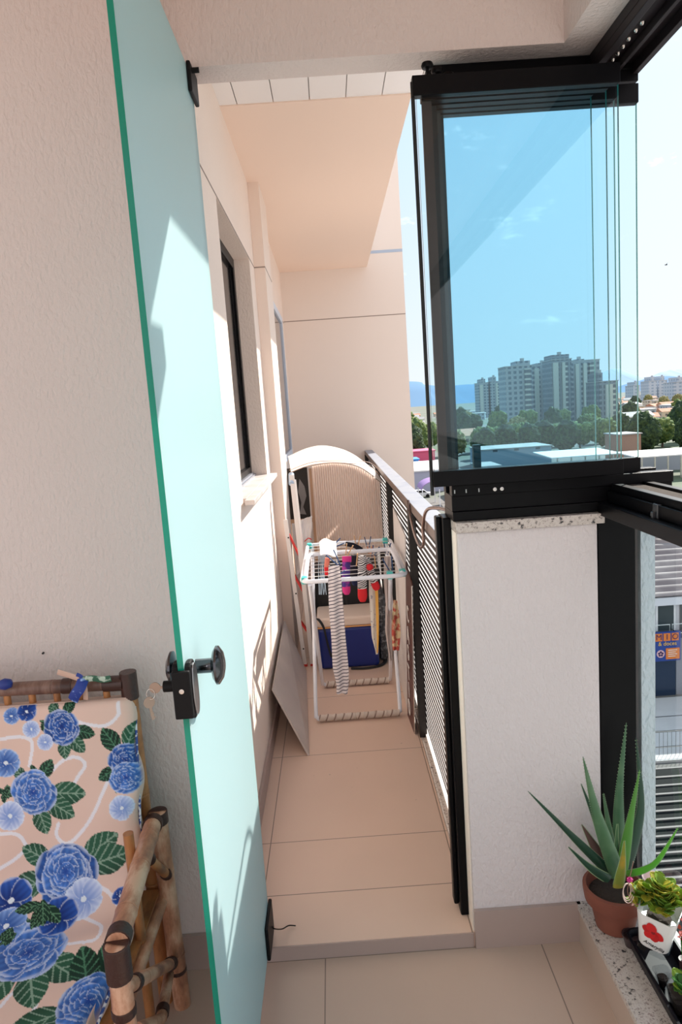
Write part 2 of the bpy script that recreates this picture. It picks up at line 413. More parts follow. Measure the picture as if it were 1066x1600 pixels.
# second window seen edge-on near the end
wi2 = thing('window_2', None, None, (-.36, 5.3, 1.2), kind='structure')
part('window_frame', MB().box(-.358, -.338, 4.95, 5.0, 1.15, 2.28).box(-.358, -.338, 5.9, 5.95, 1.15, 2.28).box(-.358, -.338, 5.0, 5.9, 1.15, 1.2).box(-.358, -.338, 5.0, 5.9, 2.23, 2.28), P('pale_frame', (.60, .68, .80), .4), wi2)
part('pane', MB().box(-.356, -.350, 5.0, 5.9, 1.2, 2.23), P('black_pane2', (.02, .03, .05), .1), wi2)

# end wall, soffit, plank ceiling
m = MB().box(-.56, .752, 6.5, 6.7, -4.0, 6.0); struct('wall_end', m, P('end_wall_paint', (.80, .71, .645), .85, bump=(60, .15, .002)))
struct('trim_10', MB().box(.43, .752, 6.4975, 6.5, 2.86, 2.885), P('blue_joint', (.42, .50, .62), .7))
struct('ceiling.001', MB().box(X0, .425, 3.05, 6.5, 2.75, 2.95), PEACH)
m = MB()
xs0 = atz(483.6, 140, 2.755).x - .148 * 4
for k in range(8):
    x = max(-.36, xs0 + k * .148); x_ = min(.5, xs0 + k * .148 + .144)
    if x_ > -.35: m.box(x, x_, 1.8205, 3.0495, 2.755, 2.765)
struct('trim_11', m, P('white_pvc_plank', (.86, .84, .83), .35))
struct('ceiling.002', MB().box(-.56, .50, 1.8205, 3.0495, 2.766, 2.95), P('plank_backing', (.55, .53, .52), .7))
# granite kerb under the railing and outer slab edge
struct('trim_12', MB().box(.3035, .40, 1.88, 6.5, -.12, .055), GRAN)

# pier beyond the glass, seen edge-on, and the black corner post
struct('wall_outer_pier', MB().box(.775, .812, 1.745, 1.93, -3.0, 1.20), OUTW)
struct('trim_13', MB().box(.662, .757, 1.735, 1.80, .114, 1.19), BLACK, bevel=.002)
struct('trim_14', MB().box(.276, .301, 1.80, 1.88, .043, 1.20).box(.262, .276, 1.825, 1.86, .060, 1.20), BLACK, bevel=.004)
struct('trim_15', MB().box(.2985, .3015, 1.74, 1.80, .043, 1.17), P('cream_edge', (.82, .74, .66), .8, bump=(70, .8, .004)))
# lower track profile on the pier and along the guard
m = MB()
m.box(.295, .86, 1.745, 1.875, 1.198, 1.222); m.box(.295, .86, 1.752, 1.868, 1.222, 1.262); m.box(.295, .86, 1.745, 1.78, 1.262, 1.290); m.box(.295, .86, 1.84, 1.875, 1.262, 1.290)
struct('trim_16', m, BLACK, bevel=.0015)
m = MB()
m.box(.665, .80, -2.0, 1.744, 1.19, 1.222); m.box(.69, .80, -2.0, 1.744, 1.222, 1.25); m.box(.70, .722, -2.0, 1.744, 1.25, 1.268); m.box(.78, .80, -2.0, 1.744, 1.25, 1.268)
struct('trim_17', m, BLACK, bevel=.0015)
struct('trim_18', MB().box(.728, .774, -2.0, 1.744, 1.2505, 1.262), P('brush_strip', (.05, .035, .025), .95, bump=(400, 1, .004)))
# upper track
m = MB()
m.box(.29, .80, 1.80, 1.90, 2.262, 2.2995); m.box(.29, .80, 1.80, 1.825, 2.235, 2.262); m.box(.29, .80, 1.88, 1.90, 2.235, 2.262)
struct('trim_19', m, BLACK, bevel=.0015)
m = MB()
m.box(.682, .80, -2.0, 1.7995, 2.275, 2.2995); m.box(.682, .70, -2.0, 1.7995, 2.255, 2.275); m.box(.742, .752, -2.0, 1.7995, 2.255, 2.275); m.box(.785, .80, -2.0, 1.7995, 2.25, 2.275)
struct('trim_20', m, P('dark_aluminium', (.016, .012, .014), .4, spec=.2), bevel=.0015)
# guard glass below the rail
GL = clear_glass('guard_glass', (.90, .96, .97), 1.0, 1.3)
struct('window_3', MB().box(.762, .770, -2.0, 1.7345, .1145, 1.189), GL)

# grooves/holes on the lower track front (punched slots and screws)
SLOT = P('pale_slot', (.6, .6, .6), .5)
for i, px in enumerate((710, 728, 748)):
    p = at(px, 756 + (px - 710) * -.06, 1.744)
    solo('drain_slot', MB().box(p.x - .0012, p.x + .0012, 1.742, 1.7445, 1.270, 1.279), SLOT, ['leftmost', 'middle', 'rightmost'][i] + ' of the three small pale slots on the black lower track', 'slot', 'slots in the lower track')
for i, px in enumerate((773, 784)):
    p = at(px, 753, 1.744)
    m = MB(); m.lathe([(.0048, 0), (.0048, .002), (.0018, .0022), (.0018, .0008)], (p.x, 1.7445, 1.274), 16, (0, -1, 0))
    solo('screw', m, CHROME, ['left one of the two round screws on the black lower track', 'right one of the two round screws on the black lower track'][i], 'screw', 'round screws on the lower track', 40)

solo('wall_nail', MB().tube([(-.815, 1.7345, atz(68, 1020, 1.0).z), (-.815, 1.728, 1.0)], .0028, 8) if False else MB().lathe([(.0028, 0), (.0028, .005), (0, .006)], at(68, 1020, 1.7346), 10, (0, -1, 0)), P('dark_nail', (.02, .02, .02), .5), 'tiny dark nail in the left wall above the sofa back', 'nail')
# little metal studs inside the upper right track
for i, (px, py) in enumerate(((958, 93), (966, 83), (974, 72), (983, 60), (994, 47), (1004, 35))):
    p = atz(px, py, 2.2755)
    m = MB(); m.lathe([(.0, -.006), (.005, -.004), (.007, 0)], (p.x, p.y, p.z), 14)
    ords = ['nearest the corner', 'second from the corner', 'third from the corner', 'fourth from the corner', 'fifth from the corner', 'sixth from the corner'][i]
    solo('track_stud', m, CHROME, 'small shiny stud in the upper track on the right, ' + ords, 'stud', 'studs in the upper track', 50)
# ------------------------------------------------------------------ frosted glass door, swung open 90 degrees
MILK, t, o = new_mat('frosted_glass')
pb = t.nodes.new('ShaderNodeBsdfPrincipled'); pb.inputs['Base Color'].default_value = (.55, .73, .76, 1); pb.inputs['Roughness'].default_value = .35; pb.inputs['Specular IOR Level'].default_value = .5
tr = t.nodes.new('ShaderNodeBsdfTranslucent'); tr.inputs[0].default_value = (.62, .85, .87, 1)
mx = t.nodes.new('ShaderNodeMixShader'); mx.inputs[0].default_value = .42
t.links.new(pb.outputs[0], mx.inputs[1]); t.links.new(tr.outputs[0], mx.inputs[2]); t.links.new(mx.outputs[0], o.inputs[0])
door = thing('door_1', None, None, (-.27, DY, .05), kind='structure')
dm = MB(); dx0, dx1, dya, dyb, dz0, dz1 = -.279, -.269, 1.10, 1.775, .055, 2.295
dm.box(dx0, dx1, dya, dyb, dz0, dz1)
dm.m = [1 if i in (2, 4) else 0 for i in range(6)]     # near and far edge faces: green cut edge
part('glass_pane', dm, [MILK, GRASS_EDGE], door)
def patch(z0, z1, y0, y1):
    m = MB(); m.box(dx0 - .009, dx0 - .0004, y0, y1, z0, z1); m.box(dx1 + .0004, dx1 + .010, y0, y1, z0, z1)
    return m
h = part('pivot_hinge', patch(2.235, 2.30, 1.70, 1.79), BLACKM, door, bevel=.003, label='black patch hinge at the top of the frosted door')
m = MB(); m.tube([(dx1 + .01, 1.72, 2.286), (dx1 + .026, 1.72, 2.286)], .006, 12); part('hinge_bolt', m, BLACKM, h)
h = part('pivot_hinge', patch(.055, .150, 1.67, 1.79), BLACKM, door, bevel=.003, label='black patch hinge at the bottom of the frosted door')
m = MB(); m.tube(arc([(dx1 + .012, 1.74, .10), (dx1 + .02, 1.72, .11), (dx1 + .035, 1.76, .075), (dx1 + .05, 1.80, .052), (dx1 + .07, 1.80, .050)]), .0018, 6); part('wire_end', m, BLACKM, h)
# knob: post + domed disc on the +X face, and its twin on the other face
kc = Vector((dx1, 1.190, at(324, 1040, 1.19).z))
m = MB()
m.lathe([(.013, 0), (.013, .028), (.016, .030), (.027, .032), (.0345, .037), (.034, .041), (.024, .048), (.012, .051), (0, .052)], kc, 32, (1, 0, 0))
knob = part('door_knob', m, P('dark_chrome', (.10, .10, .11), .16, 1.0), door, 35)
m = MB(); m.lathe([(.012, 0), (.012, .025), (.030, .030), (.030, .034), (.018, .040), (0, .042)], (dx0, 1.190, kc.z), 28, (-1, 0, 0))
part('door_knob', m, MATS['dark_chrome'], door, 35)
# lock case wrapped round the free edge
m = MB()
def lens(x0, x1, yc=1.118, zc=1.054, hy=.026, hz=.050):
    pts = []
    for k in range(24):
        a = 2 * PI * k / 24; pts.append((x0, yc + hy * math.copysign(abs(math.cos(a)) ** .7, math.cos(a)), zc + hz * math.copysign(abs(math.sin(a)) ** .9, math.sin(a))))
    return pts
m.prism(lens(0, 0)[::-1], (.0, 0, 0)) if False else None
m.prism([(dx1 + .0005, p[1], p[2]) for p in lens(0, 0)], (.010, 0, 0)); m.prism([(dx0 - .0105, p[1], p[2]) for p in lens(0, 0)], (.010, 0, 0))
m.box(dx0 - .0102, dx1 + .0102, 1.090, 1.0995, 1.012, 1.094)
lock = part('lock_case', m, BLACKM, door, bevel=.0025)
m = MB(); m.lathe([(.0042, 0), (.0042, .001), (.0, .0012)], (dx0 + .005, 1.0898, 1.061), 16, (0, -1, 0)); part('lock_screw', m, CHROME, lock)
m = MB(); m.tube([(dx0 - .0105, 1.115, 1.062), (dx0 - .030, 1.115, 1.062)], .0095, 18); cyl = part('lock_cylinder', m, BLACKM, lock, 40)
m = MB(); m.prism([(dx1 + .0106, p[1], p[2]) for p in lens(0, 0, hy=.018, hz=.045)], (.003, 0, 0)); part('lock_plate', m, P('brushed_lock_steel', (.35, .36, .38), .3, 1.0), lock, bevel=.001)
# keys
KEY = P('worn_brass_key', (.36, .27, .22), .38, .85)
ks = thing('key_pair', 'two small worn keys hanging from the black door lock', 'keys', (dx0 - .040, 1.115, 1.062))
def key(M):
    m = MB(); m.lathe([(.0, -.001), (.0095, -.001), (.0095, .001), (0, .001)], (0, 0, 0), 18, (0, 1, 0)); m.box(-.0022, .0022, -.0008, .0008, -.031, -.008)
    m.box(.0022, .0042, -.0008, .0008, -.029, -.026); m.box(.0022, .0036, -.0008, .0008, -.023, -.020); m.xf(M); return m
kx = dx0 - .052
part('key', key(Matrix.Translation((kx + .008, 1.112, 1.062)) @ Matrix.Rotation(-PI / 2, 4, 'Y')), KEY, ks)
part('key', key(Matrix.Translation((kx - .004, 1.110, 1.038)) @ Matrix.Rotation(-.12, 4, 'Y') @ Matrix.Rotation(.5, 4, 'Z')), KEY, ks)
m = MB(); m.tube([(kx + .0 + .007 * math.cos(a), 1.111, 1.052 + .009 * math.sin(a)) for a in [2 * PI * k / 20 for k in range(20)]], .0008, 6, True); part('key_ring', m, CHROME, ks)

# ------------------------------------------------------------------ stack of folded glass panels
PG = clear_glass('panel_glass', (.908, .969, .987), 1.0, 1.38)
PE = P('pane_edge_green', (.015, .07, .07), .1, trans=(.2, (.05, .35, .32)))
SEAL = P('black_seal', (.010, .009, .010), .7)
SEALB = P('brown_seal', (.05, .032, .028), .6)
specs = [  # Y, x0, x1, z shift, seal, seal width, label
    (1.700, .240, .708, .000, SEAL, .006, 'frontmost clear glass panel of the folded stack on the pier'),
    (1.724, .262, .690, -.002, SEALB, .022, 'second glass panel from the front of the folded stack, with a brown side seal'),
    (1.748, .288, .664, -.004, SEAL, .011, 'middle glass panel of the folded stack, its right edge furthest left'),
    (1.772, .300, .728, -.006, SEALB, .012, 'fourth glass panel from the front of the folded stack, behind the middle one'),
    (1.796, .315, .792, -.008, SEAL, .008, 'rearmost glass panel of the folded stack, reaching furthest right')]
for i, (Y, x0, x1, dz, sm, sw, lab) in enumerate(specs):
    th = .004
    r = thing('folding_glass_panel', lab, 'glass panel', ((x0 + x1) / 2, Y, 1.296 + dz), 'glass panels folded into a stack')
    zb, zt = 1.330 + dz, 2.192 + dz
    g = MB().box(x0 + sw, x1, Y - th, Y + th, zb, zt); g.m = [0, 0, 0, 1, 0, 1]
    part('glass_pane', g, [PG, PE], r)
    m = MB().box(x0 + .002, x1 + .002, Y - .011, Y + .011, zb - .034, zb + .004); part('bottom_rail', m, BLACK, r, bevel=.0015)
    m = MB().box(x0 - .002, x1 + .002, Y - .011, Y + .011, zt - .003, zt + .040); part('top_rail', m, BLACK, r, bevel=.0015)
    m = MB()
    if i == 0:
        m.tube([(x0 - .001, Y, zb - .055), (x0 - .001, Y, zt + .03)], .0045, 8)
    else:
        zz = [zb + k * (zt - zb) / 90 for k in range(91)]
        m.box(x0, x0 + sw, Y - .006, Y + .006, zb, zt)
    part('side_seal', m, sm, r)
    if i < 3:
        m = MB(); px_ = x0 + .035 + i * .004
        m.tube([(px_, Y, zt + .040), (px_, Y, zt + .056)], .004, 8); m.lathe([(.0, .056), (.012, .057), (.014, .062), (.012, .068), (0, .069)], (px_, Y, zt), 18)
        part('roller', m, BLACK, r, 40)
# latch seen through the stack
p0 = at(744, 706, 1.83)
m = MB(); m.box(p0.x - .010, p0.x + .010, 1.815, 1.835, 1.291, 1.385); solo('latch_block', m, P('dark_teal_block', (.01, .03, .035), .5), 'short dark upright latch behind the folded panels on the lower track', 'latch', bevel=.002)
# latch on the right-hand rail
m = MB(); p0 = atx(1032, 772, .70); m.box(.688, .699, p0.y - .012, p0.y + .012, 1.205, 1.252); m.box(.680, .688, p0.y - .005, p0.y + .005, 1.20, 1.235)
solo('rail_latch', m, P('satin_black', (.05, .05, .055), .25), 'small black latch on the inner side of the right guard rail', 'latch', bevel=.002)
# ------------------------------------------------------------------ balcony railing
RAILM = P('brown_black_rail_paint', (.016, .012, .011), .45, spec=.4)
ra = thing('balcony_railing', 'dark metal balcony railing of thin horizontal slats along the right side', 'railing', (.335, 4.2, .055))
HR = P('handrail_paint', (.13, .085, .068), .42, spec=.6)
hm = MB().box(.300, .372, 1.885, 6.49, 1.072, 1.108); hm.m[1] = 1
part('handrail', hm, [HR, P('handrail_top_glare', (.30, .32, .37), .5, var=((.22, .25, .33), 14, .5, .7))], ra, bevel=.002)  # top face painted paler for the sky and sun glare on it
part('bottom_rail', MB().box(.322, .352, 1.885, 6.49, .056, .072), P('pale_bottom_rail', (.75, .70, .66), .4), ra)
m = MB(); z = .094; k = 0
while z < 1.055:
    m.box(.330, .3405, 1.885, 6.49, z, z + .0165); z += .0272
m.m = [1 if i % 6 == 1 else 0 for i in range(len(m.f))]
part('slats', m, [RAILM, P('slat_top_glare', (.66, .63, .62), .8)], ra)  # sun glare on the dark slats put into pale top faces
for y in (2.885, 4.0, 4.95, 6.44):
    part('post', MB().box(.296, .329, y - .02, y + .02, .056, 1.0715), RAILM, ra, bevel=.002)
# bent metal tube hooked over the handrail
m = MB(); m.tube(arc([(.294, 2.80, 1.115), (.293, 2.74, 1.06), (.289, 2.58, 1.015), (.288, 2.42, 1.0), (.290, 2.33, 1.03), (.289, 2.32, 1.09), (.296, 2.25, 1.155), (.32, 2.14, 1.175), (.34, 2.0, 1.18), (.345, 1.93, 1.17), (.345, 1.92, 1.112)], 6), .0058, 10)
solo('bent_metal_hook', m, P('bronze_tube', (.22, .15, .13), .25, .9), 'bronze metal tube bent into a hook over the dark handrail', 'hook', smooth=60)

# sheets leaning against the railing
PAPER = P('greyish_board', (.70, .66, .64), .6, var=((.60, .56, .54), 5, .4, .7))
b0 = Vector((.276, 3.20, .0445)); b1 = Vector((.276, 3.60, .0445)); t1 = Vector((.2955, 3.60, .975)); t0 = Vector((.2955, 3.04, .925))
m = MB(); m.slab([b0, b1, t1, t0], .006); solo('leaning_sheet', m, PAPER, 'pale grey sheet leaning on the railing behind the clothes airer', 'sheet')
m = MB(); m.slab([Vector((.278, 2.93, .044)), Vector((.270, 3.13, .044)), Vector((.2875, 2.99, .82)), Vector((.2905, 2.80, .76))], .004)
bb = thing('lettered_board', 'narrow brown board with white letters leaning on the railing', 'board', (.275, 3.05, .044))
part('board', m, P('brown_board', (.10, .035, .028), .5), bb)
m = MB(); m.tube([(.2795, 2.925, .048), (.2900, 2.795, .76)], .003, 6); part('metal_edge', m, CHROME, bb)
LET = P('white_letter', (.85, .83, .8), .5)
for ch, zz in (('C', .60), ('A', .50), ('S', .41), ('T', .31), ('I', .22), ('O', .13)):
    fr = (zz - .044) / .75
    p = Vector((.2740, 3.03, .044)).lerp(Vector((.2890, 2.90, .79)), fr) + Vector((-.0062, 0, 0))
    M = Matrix.Translation(p) @ Matrix(((0, 0, -1, 0), (-1, 0, 0, 0), (0, 1, 0, 0), (0, 0, 0, 1)))
    text_mesh(ch, .105, LET, 'letter', bb, M, .001)
# board leaning on the left wall
m = MB(); m.slab([Vector((-.196, 2.80, .0435)), Vector((-.240, 3.78, .0435)), Vector((-.346, 3.86, .322)), Vector((-.344, 2.96, .285))], .008)
solo('leaning_board', m, P('grey_laminate', (.56, .50, .47), .42, var=((.48, .43, .41), 4, .4, .65)), 'smooth grey board tilted against the left wall at floor level', 'board')
def stripes(name, base, line, ang, scale, thr=.72, wob=.3):
    m, t, o = new_mat(name); b = t.nodes.new('ShaderNodeBsdfPrincipled'); b.inputs['Roughness'].default_value = .9
    tc = t.nodes.new('ShaderNodeTexCoord'); mp = t.nodes.new('ShaderNodeMapping'); mp.inputs['Rotation'].default_value = ang
    wv = t.nodes.new('ShaderNodeTexWave'); wv.inputs['Scale'].default_value = scale; wv.inputs['Distortion'].default_value = wob; wv.inputs['Detail'].default_value = 1; wv.bands_direction = 'Z'
    t.links.new(tc.outputs['Object'], mp.inputs[0]); t.links.new(mp.outputs[0], wv.inputs['Vector'])
    r = t.nodes.new('ShaderNodeValToRGB'); r.color_ramp.elements[0].position = thr; r.color_ramp.elements[1].position = thr + .06
    r.color_ramp.elements[0].color = (*base, 1); r.color_ramp.elements[1].color = (*line, 1)
    t.links.new(wv.outputs['Fac'], r.inputs[0]); t.links.new(r.outputs[0], b.inputs['Base Color'])
    tr = t.nodes.new('ShaderNodeBsdfTranslucent'); t.links.new(r.outputs[0], tr.inputs[0]); mx = t.nodes.new('ShaderNodeMixShader'); mx.inputs[0].default_value = .25
    t.links.new(b.outputs[0], mx.inputs[1]); t.links.new(tr.outputs[0], mx.inputs[2]); t.links.new(mx.outputs[0], o.inputs[0]); MATS[name] = m; return m
# ------------------------------------------------------------------ clothes airer
TEAL = P('teal_plastic', (.06, .52, .50), .4)
AF = P('white_enamel', (.78, .82, .90), .3)
air = thing('clothes_airer', 'white folding clothes airer with teal corner caps standing on the balcony floor', 'clothes airer', (.05, 3.25, .043))
zt = .80
m = MB(); m.tube([(p[0] , p[1], p[2]) for p in round_rect(-.165, .272, 2.825, 3.63, zt, .045)], .0095, 12, True); part('outer_frame', m, AF, air, 60)
m = MB(); m.tube(arc([(-.150, 2.84, zt + .004), (-.150, 3.0, zt + .014), (-.148, 3.22, zt + .022), (-.135, 3.262, zt + .022), (-.11, 3.27, zt + .022), (.22, 3.27, zt + .022), (.237, 3.262, zt + .022), (.250, 3.22, zt + .022), (.254, 3.0, zt + .014), (.256, 2.84, zt + .004)], 4), .010, 12); part('inner_frame', m, AF, air, 60)
m = MB()
for i in range(10):
    y = 2.90 + i * .075
    m.tube([(-.16, y, zt + .003), (.264, y, zt + .003)], .0016, 6)
part('wires', m, P('white_wire', (.75, .72, .70), .4), air, 60)
for a, b in (((-.165, 3.12, .062), (-.142, 3.62, zt - .004)), ((.236, 3.12, .062), (.252, 3.62, zt - .004)), ((-.137, 3.525, .062), (-.132, 2.832, zt - .012)), ((.224, 3.525, .062), (.205, 2.832, zt - .012))):
    a = Vector(a); b = Vector(b); s_ = 1 if a.x > 0 else -1
    m = MB(); m.tube(arc([a + Vector((-.03 * s_, 0, -.0065)), a + Vector((-.006 * s_, 0, .004)), a.lerp(b, .06), a.lerp(b, .5), b], 6), .0092, 12)
    part('leg', m, AF, air, 60)
TAPE = P('wrapping_tape', (.70, .62, .56), .8, var=((.55, .46, .41), 18, .45, .65))
for y, x0, x1 in ((3.12, -.150, .232), (3.525, -.118, .215)):
    m = MB(); n = 90
    pts = [(x0 + (x1 - x0) * k / n, y, .0625) for k in range(n + 1)]
    rs = [.0130 + .0042 * (1 - ((k / n * 11 + .2 * math.sin(k)) % 1.0)) for k in range(n + 1)]
    TAPEM = MATS.get('wrap_stripes') or stripes('wrap_stripes', (.74, .66, .60), (.34, .25, .21), (0, 1.15, 0), 9, .90, .6)
    m.tube(pts, rs, 12); part('foot_bar', m, TAPEM, air, 50)
for x, y in ((-.155, 3.60), (.245, 3.60), (-.155, 2.86), (.260, 2.87), (.205, 2.845)):
    m = MB(); m.box(x - .013, x + .013, y - .02, y + .02, zt - .014, zt + .016); part('corner_cap', m, TEAL, air, bevel=.005)

# ------------------------------------------------------------------ laundry
def hang(rows, Y, amp=.006, th=.003, nu=8, nv=26, waves=1.5, dY=0.0):
    """rows: (x left, x right, y) of the hanging cloth, top to bottom, seen at depth Y"""
    L = [at(r[0], r[2], Y) for r in rows]; R = [at(r[1], r[2], Y) for r in rows]; n = len(rows) - 1
    def fn(u, v):
        k = min(int(v * n), n - 1); f = v * n - k
        p = (L[k].lerp(L[k + 1], f)).lerp(R[k].lerp(R[k + 1], f), u)
        p = p.copy(); p.y += amp * math.sin(u * waves * 2 * PI + v * 3) * min(1, .3 + v * 1.4) + dY * v; return p
    return MB().sheet(fn, nu, nv, th)
COT = lambda n, c, v=None: P(n, c, .9, var=v, trans=(.25, c))
m = hang([(514, 530, 884), (513, 533, 905), (514, 536, 950), (518, 540, 1000), (520, 545, 1045), (526, 545, 1070), (526, 543, 1084)], 2.80, .007)
solo('striped_towel', m, stripes('towel_stripes', (.80, .76, .78), (.10, .09, .13), (0, .25, 0), 22, .82), 'long white towel with thin dark stripes hanging from the airer front bar', 'towel', smooth=60)
ZEB = stripes('zebra_knit', (.85, .82, .82), (.02, .02, .025), (0, .3, .2), 38, .5, 6.0)
REDK = COT('red_knit', (.75, .03, .04)); 
def sock(name, lab, pts, rs, Y, mats, cut, grp='socks pegged on the airer', toe=None):
    """a flattened sock tube: pts are pixels down its length; parts leg and toe"""
    t_ = thing(name, lab, 'sock', tuple(at(*pts[0], Y)), grp)
    P3 = arc([at(p[0], p[1], Y) for p in pts], 6); n = len(P3)
    R_ = [rs[0] + (rs[1] - rs[0]) * i / (n - 1) for i in range(n)]
    c = int(n * cut)
    m = MB(); m.tube(P3[:c + 1], R_[:c + 1], 12, flat=.45, up=(0, 1, 0)); part('sock_leg', m, mats[0], t_, 60)
    R2 = R_[c:]; R2[-1] *= .55
    if len(R2) > 2: R2[-2] *= .9
    m = MB(); m.tube(P3[c:], R2, 12, flat=.5, up=(0, 1, 0)); part('toe', m, mats[1], t_, 60, label=toe)
    return t_
sock('sock', 'zebra striped sock with a red toe, hanging straight down from the airer', [(566, 868), (566, 885), (566, 910), (567, 940)], (.016, .021), 2.86, (ZEB, REDK), .74, toe='red toe of the zebra sock')
sk = sock('sock', 'zebra striped sock with a red heel, its foot turned out to the right', [(572, 872), (578, 888), (583, 904), (590, 922)], (.014, .017), 2.88, (ZEB, REDK), .74, toe='red toe of the turned sock')
m = MB(); m.lathe([(0, -.016), (.012, -.01), (.016, 0), (.012, .01), (0, .014)], at(578, 886, 2.865), 14); part('heel', m, REDK, sk, 60, label='red heel of the turned sock')
PUR = P('purple_blue_knit', (.07, .04, .24), .9, var=((.45, .05, .35), 30, .5, .6)); PNK = COT('magenta_knit', (.80, .06, .32))
sock('sock', 'purple and navy patterned sock with a magenta toe', [(542, 870), (541, 890), (541, 910), (542, 929)], (.018, .018), 3.02, (PUR, PNK), .78, toe='magenta toe')
m = MB(); m.tube([at(542, 869, 3.02), at(542, 878, 3.015)], .0205, 12, flat=.5, up=(0, 1, 0)); 
solo('folded_cuff', m, PNK, 'magenta cloth cuff pegged over the purple sock', 'cloth', smooth=50)
sock('sock', 'black ankle sock hanging beside the purple sock', [(556, 868), (555, 885), (556, 900), (556, 915)], (.021, .020), 3.10, (COT('black_knit', (.015, .017, .03)), COT('navy_knit', (.02, .03, .09))), .7)
sock('sock', 'small black sock lying on the back wires of the airer', [(540, 850), (552, 852), (560, 856), (566, 860)], (.012, .012), 3.42, (MATS['black_knit'], MATS['black_knit']), .8)
sock('sock', 'small red sock hanging behind the striped towel', [(512, 872), (511, 882), (511, 890), (512, 900)], (.011, .012), 3.0, (COT('pale_red_knit', (.75, .25, .18)), REDK), .5)
m = hang([(577, 587, 898), (577, 590, 930), (579, 592, 960), (581, 592, 995), (588, 590, 1022)], 2.93, .004)
solo('patterned_cloth', m, P('pale_print', (.80, .76, .70), .9, var=((.30, .30, .38), 60, .62, .66), trans=(.25, (.8, .76, .7))), 'narrow pale printed cloth hanging below the zebra socks', 'cloth', smooth=60)
m = hang([(583, 590, 900), (587, 591, 930), (588, 592, 970), (589, 592, 1000), (589, 591, 1020)], 2.915, .002, waves=.5)
solo('yellow_cloth', m, COT('yellow_cotton', (.85, .50, .12)), 'narrow yellow cloth hanging at the right edge of the pale printed cloth', 'cloth', smooth=60)
m = hang([(601, 611, 870), (600, 611, 910), (603, 611, 945), (602, 612, 985), (609, 614, 1032)], 3.0, .006)
solo('pale_cloth', m, COT('pale_grey_cotton', (.66, .58, .56)), 'plain pale grey cloth hanging at the right leg of the airer', 'cloth', smooth=60)
m = hang([(616, 620, 938), (613, 624, 965), (612, 626, 990), (614, 624, 1016)], 3.06, .005)
solo('floral_cloth', m, P('red_floral_print', (.62, .12, .09), .9, var=((.85, .68, .42), 34, .45, .55)), 'small red and cream floral cloth hanging right of the airer leg', 'cloth', smooth=60)
def drape(u, v):
    p = at(499 + 26 * u + 2 * v, 849 + 21 * v - 5 * u * (1 - v), 3.42 - .40 * v); p.z += .012 * math.sin(u * 5) * (1 - v * .5) + .008; return p
solo('white_cloth', MB().sheet(drape, 10, 10, .003), COT('white_cotton', (.92, .92, .93)), 'white cloth draped over the back left wires of the airer', 'cloth', smooth=60)
m = MB()
for i in range(6):
    x = 498 + i * 2.0
    m.tube(arc([at(x, 868, 3.2), at(x + 1.5 * math.sin(i), 895, 3.2), at(x + .8 + math.sin(i * 2), 915, 3.2), at(x + 1 + 1.5 * math.sin(i * 3), 929, 3.2)], 5), .0032, 6, flat=.5)
solo('pale_blue_lace', m, COT('pale_blue_lace', (.55, .68, .78)), 'pale blue lacy strands hanging at the left of the airer', 'cloth', smooth=60)
# clothes pegs
BLUEP = P('navy_peg', (.015, .07, .20), .4); WOOD = P('wood_peg', (.62, .38, .20), .7)
def peg(x, y, Y, ang, mat, lab, L=.058, open_=.22):
    c = at(x, y, Y); t_ = thing('clothes_peg', lab, 'clothes peg', tuple(c), 'pegs on the clothes airer')
    for s_ in (-1, 1):
        m = MB(); a = ang + s_ * open_
        d = Vector((math.sin(a), -.15, math.cos(a))); q = Vector((math.cos(a), 0, -math.sin(a))) * s_
        k = c + Vector((math.sin(ang), 0, math.cos(ang))) * -L * .42
        w0 = Vector((0, .0045, 0))
        m.prism([k + q * .002 - w0, k + q * .0065 - w0, k + q * .0055 + d * L - w0, k + q * .001 + d * L * .98 - w0], w0 * 2)
        part('peg_half', m, mat, t_)
    m = MB(); kk = c + Vector((math.sin(ang), 0, math.cos(ang))) * -L * .15
    m.tube([kk + Vector((0, -.006, 0)), kk + Vector((0, .006, 0))], .0042, 10); part('spring', m, CHROME, t_)
peg(527, 850, 3.40, 1.0, BLUEP, 'navy peg at the back of the airer, tilted right over the white cloth')
peg(524, 874, 2.95, -.55, BLUEP, 'large navy peg leaning left above the striped towel', .075)
peg(527, 896, 2.83, .75, BLUEP, 'navy peg tilted right, holding the striped towel on the front bar')
peg(575, 848, 3.55, 0, BLUEP, 'navy peg standing upright on the back bar of the airer', .062)
peg(585, 862, 3.30, .35, BLUEP, 'navy peg by the middle bar, right of the centre')
peg(605, 858, 3.35, .1, BLUEP, 'navy peg upright by the back right corner cap', .062)
peg(609, 884, 2.93, -.25, BLUEP, 'large navy peg by the front right corner, leaning left', .078)
peg(544, 860, 3.25, .35, WOOD, 'wooden peg above the purple sock')
peg(558, 846, 3.50, .1, WOOD, 'wooden peg upright on the back wires of the airer')
peg(561, 876, 2.95, .35, WOOD, 'wooden peg holding the straight zebra sock')
peg(583, 880, 2.95, -.25, WOOD, 'wooden peg holding the turned zebra sock')
peg(578, 860, 3.42, .05, P('orange_peg', (.75, .30, .12), .6), 'orange peg below the upright navy peg', .04)

